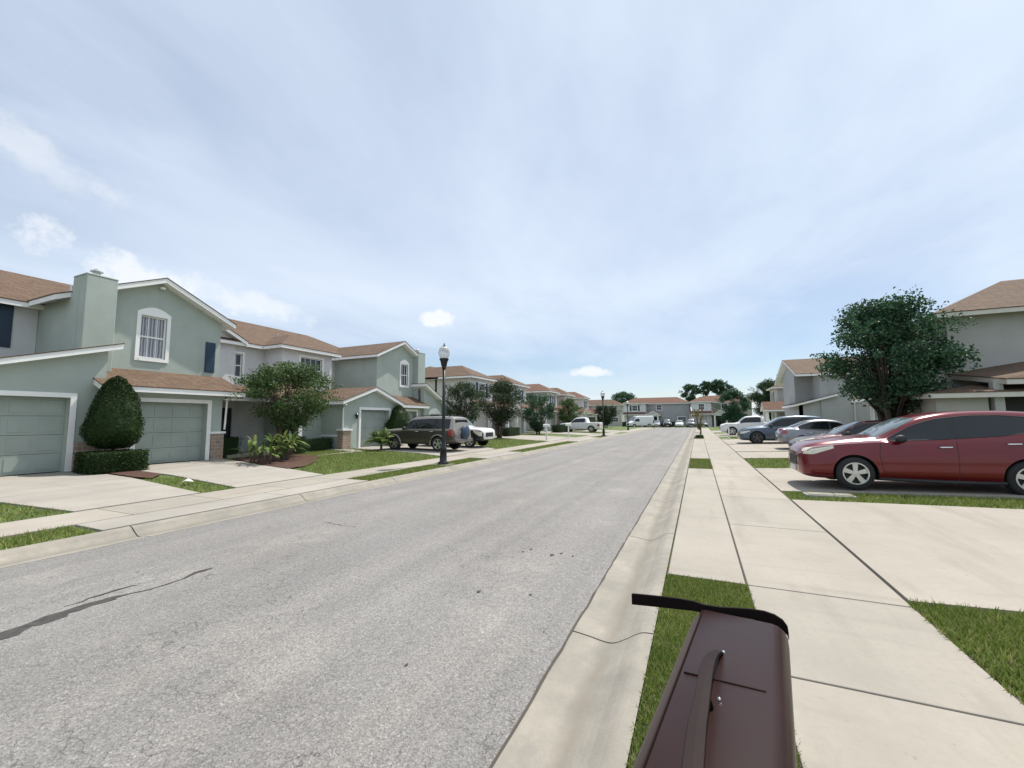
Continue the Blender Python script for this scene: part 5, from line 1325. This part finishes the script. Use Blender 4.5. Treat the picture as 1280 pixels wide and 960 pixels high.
# brighter sheet clouds
sheetc = ramp(nt, cn(.8, (1, .6, 1), 6, .55, .2, (7, 2, 0), .5), [(.40, 0.), (.66, 1.)])
sheetc = mix(nt, 1., sheetc, hz, 'MULTIPLY')
c = mix(nt, sheetc, c, (.70 * CL, .80 * CL, .90 * CL))
# low cumulus puffs: direction cells modulated by noise
def puff(px, py, rx, ry, seed, amt=1.):
    global c
    d = (right * (px - 640) + down * (py - 480) + fwd * f_px).normalized()
    az = math.atan2(d.x, d.y); el = math.asin(d.z)
    return az, el
AZ = N(nt, 'ShaderNodeMath', operation='ARCTAN2'); nt.links.new(sep.outputs[0], AZ.inputs[0]); nt.links.new(sep.outputs[1], AZ.inputs[1])
EL = N(nt, 'ShaderNodeMath', operation='ARCSINE'); nt.links.new(sep.outputs[2], EL.inputs[0])
n3 = N(nt, 'ShaderNodeTexNoise'); n3.inputs['Scale'].default_value = 14.; n3.inputs['Detail'].default_value = 7; n3.inputs['Roughness'].default_value = .62; nt.links.new(nrmz.outputs[0], n3.inputs['Vector'])
def mth(op, a, b=None):
    n_ = N(nt, 'ShaderNodeMath', operation=op)
    for i, v in enumerate((a, b)):
        if v is None: continue
        if isinstance(v, (int, float)): n_.inputs[i].default_value = v
        else: nt.links.new(v, n_.inputs[i])
    return n_.outputs[0]
for (px, py, rx, ry, am, soft, tilt) in [(548, 400, .040, .026, .95, .5, 0), (735, 466, .065, .016, .9, .5, 0), (55, 205, .14, .04, .3, .95, -.25), (0, 160, .07, .03, .25, .95, -.3), (165, 345, .15, .045, .8, .6, -.3), (290, 372, .16, .03, .6, .8, -.2), (720, 497, .10, .016, .5, .8, 0)]:
    az, el = puff(px, py, rx, ry, 0)
    da = mth('SUBTRACT', AZ.outputs[0], az); de = mth('SUBTRACT', EL.outputs[0], el); de = mth('ADD', de, mth('MULTIPLY', da, -tilt))
    r2 = mth('ADD', mth('POWER', mth('ABSOLUTE', mth('DIVIDE', da, rx)), 2.), mth('POWER', mth('ABSOLUTE', mth('DIVIDE', de, ry)), 2.))
    v = mth('SUBTRACT', mth('MULTIPLY', n3.outputs['Fac'], 3.4), mth('ADD', mth('MULTIPLY', r2, .8), .75))
    m_ = ramp(nt, v, [(.35, 0.), (.35 + soft * .9 if .35 + soft * .9 < 1 else 1., 1.)])
    m_ = mth('MULTIPLY', m_, am)
    c = mix(nt, m_, c, (.80 * CL, .83 * CL, .87 * CL))
nt.links.new(c, bg.inputs['Color']); bg.inputs['Strength'].default_value = .10
sun = bpy.data.lights.new('sun', 'SUN'); sun.energy = 4.7; sun.angle = R(.8); sun.color = (1., .935, .85)
so = bpy.data.objects.new('sun', sun); COL.objects.link(so)
sd = Vector((math.sin(R(SUN_AZ)) * math.cos(R(SUN_EL)), math.cos(R(SUN_AZ)) * math.cos(R(SUN_EL)), math.sin(R(SUN_EL))))
so.rotation_euler = sd.to_track_quat('Z', 'Y').to_euler()
scn.view_settings.view_transform = 'Standard'; scn.view_settings.look = 'None'; scn.view_settings.gamma = 1
scn.view_settings.exposure = .22
scn.render.engine = 'CYCLES'
scn.cycles.max_bounces = 4; scn.cycles.transmission_bounces = 3
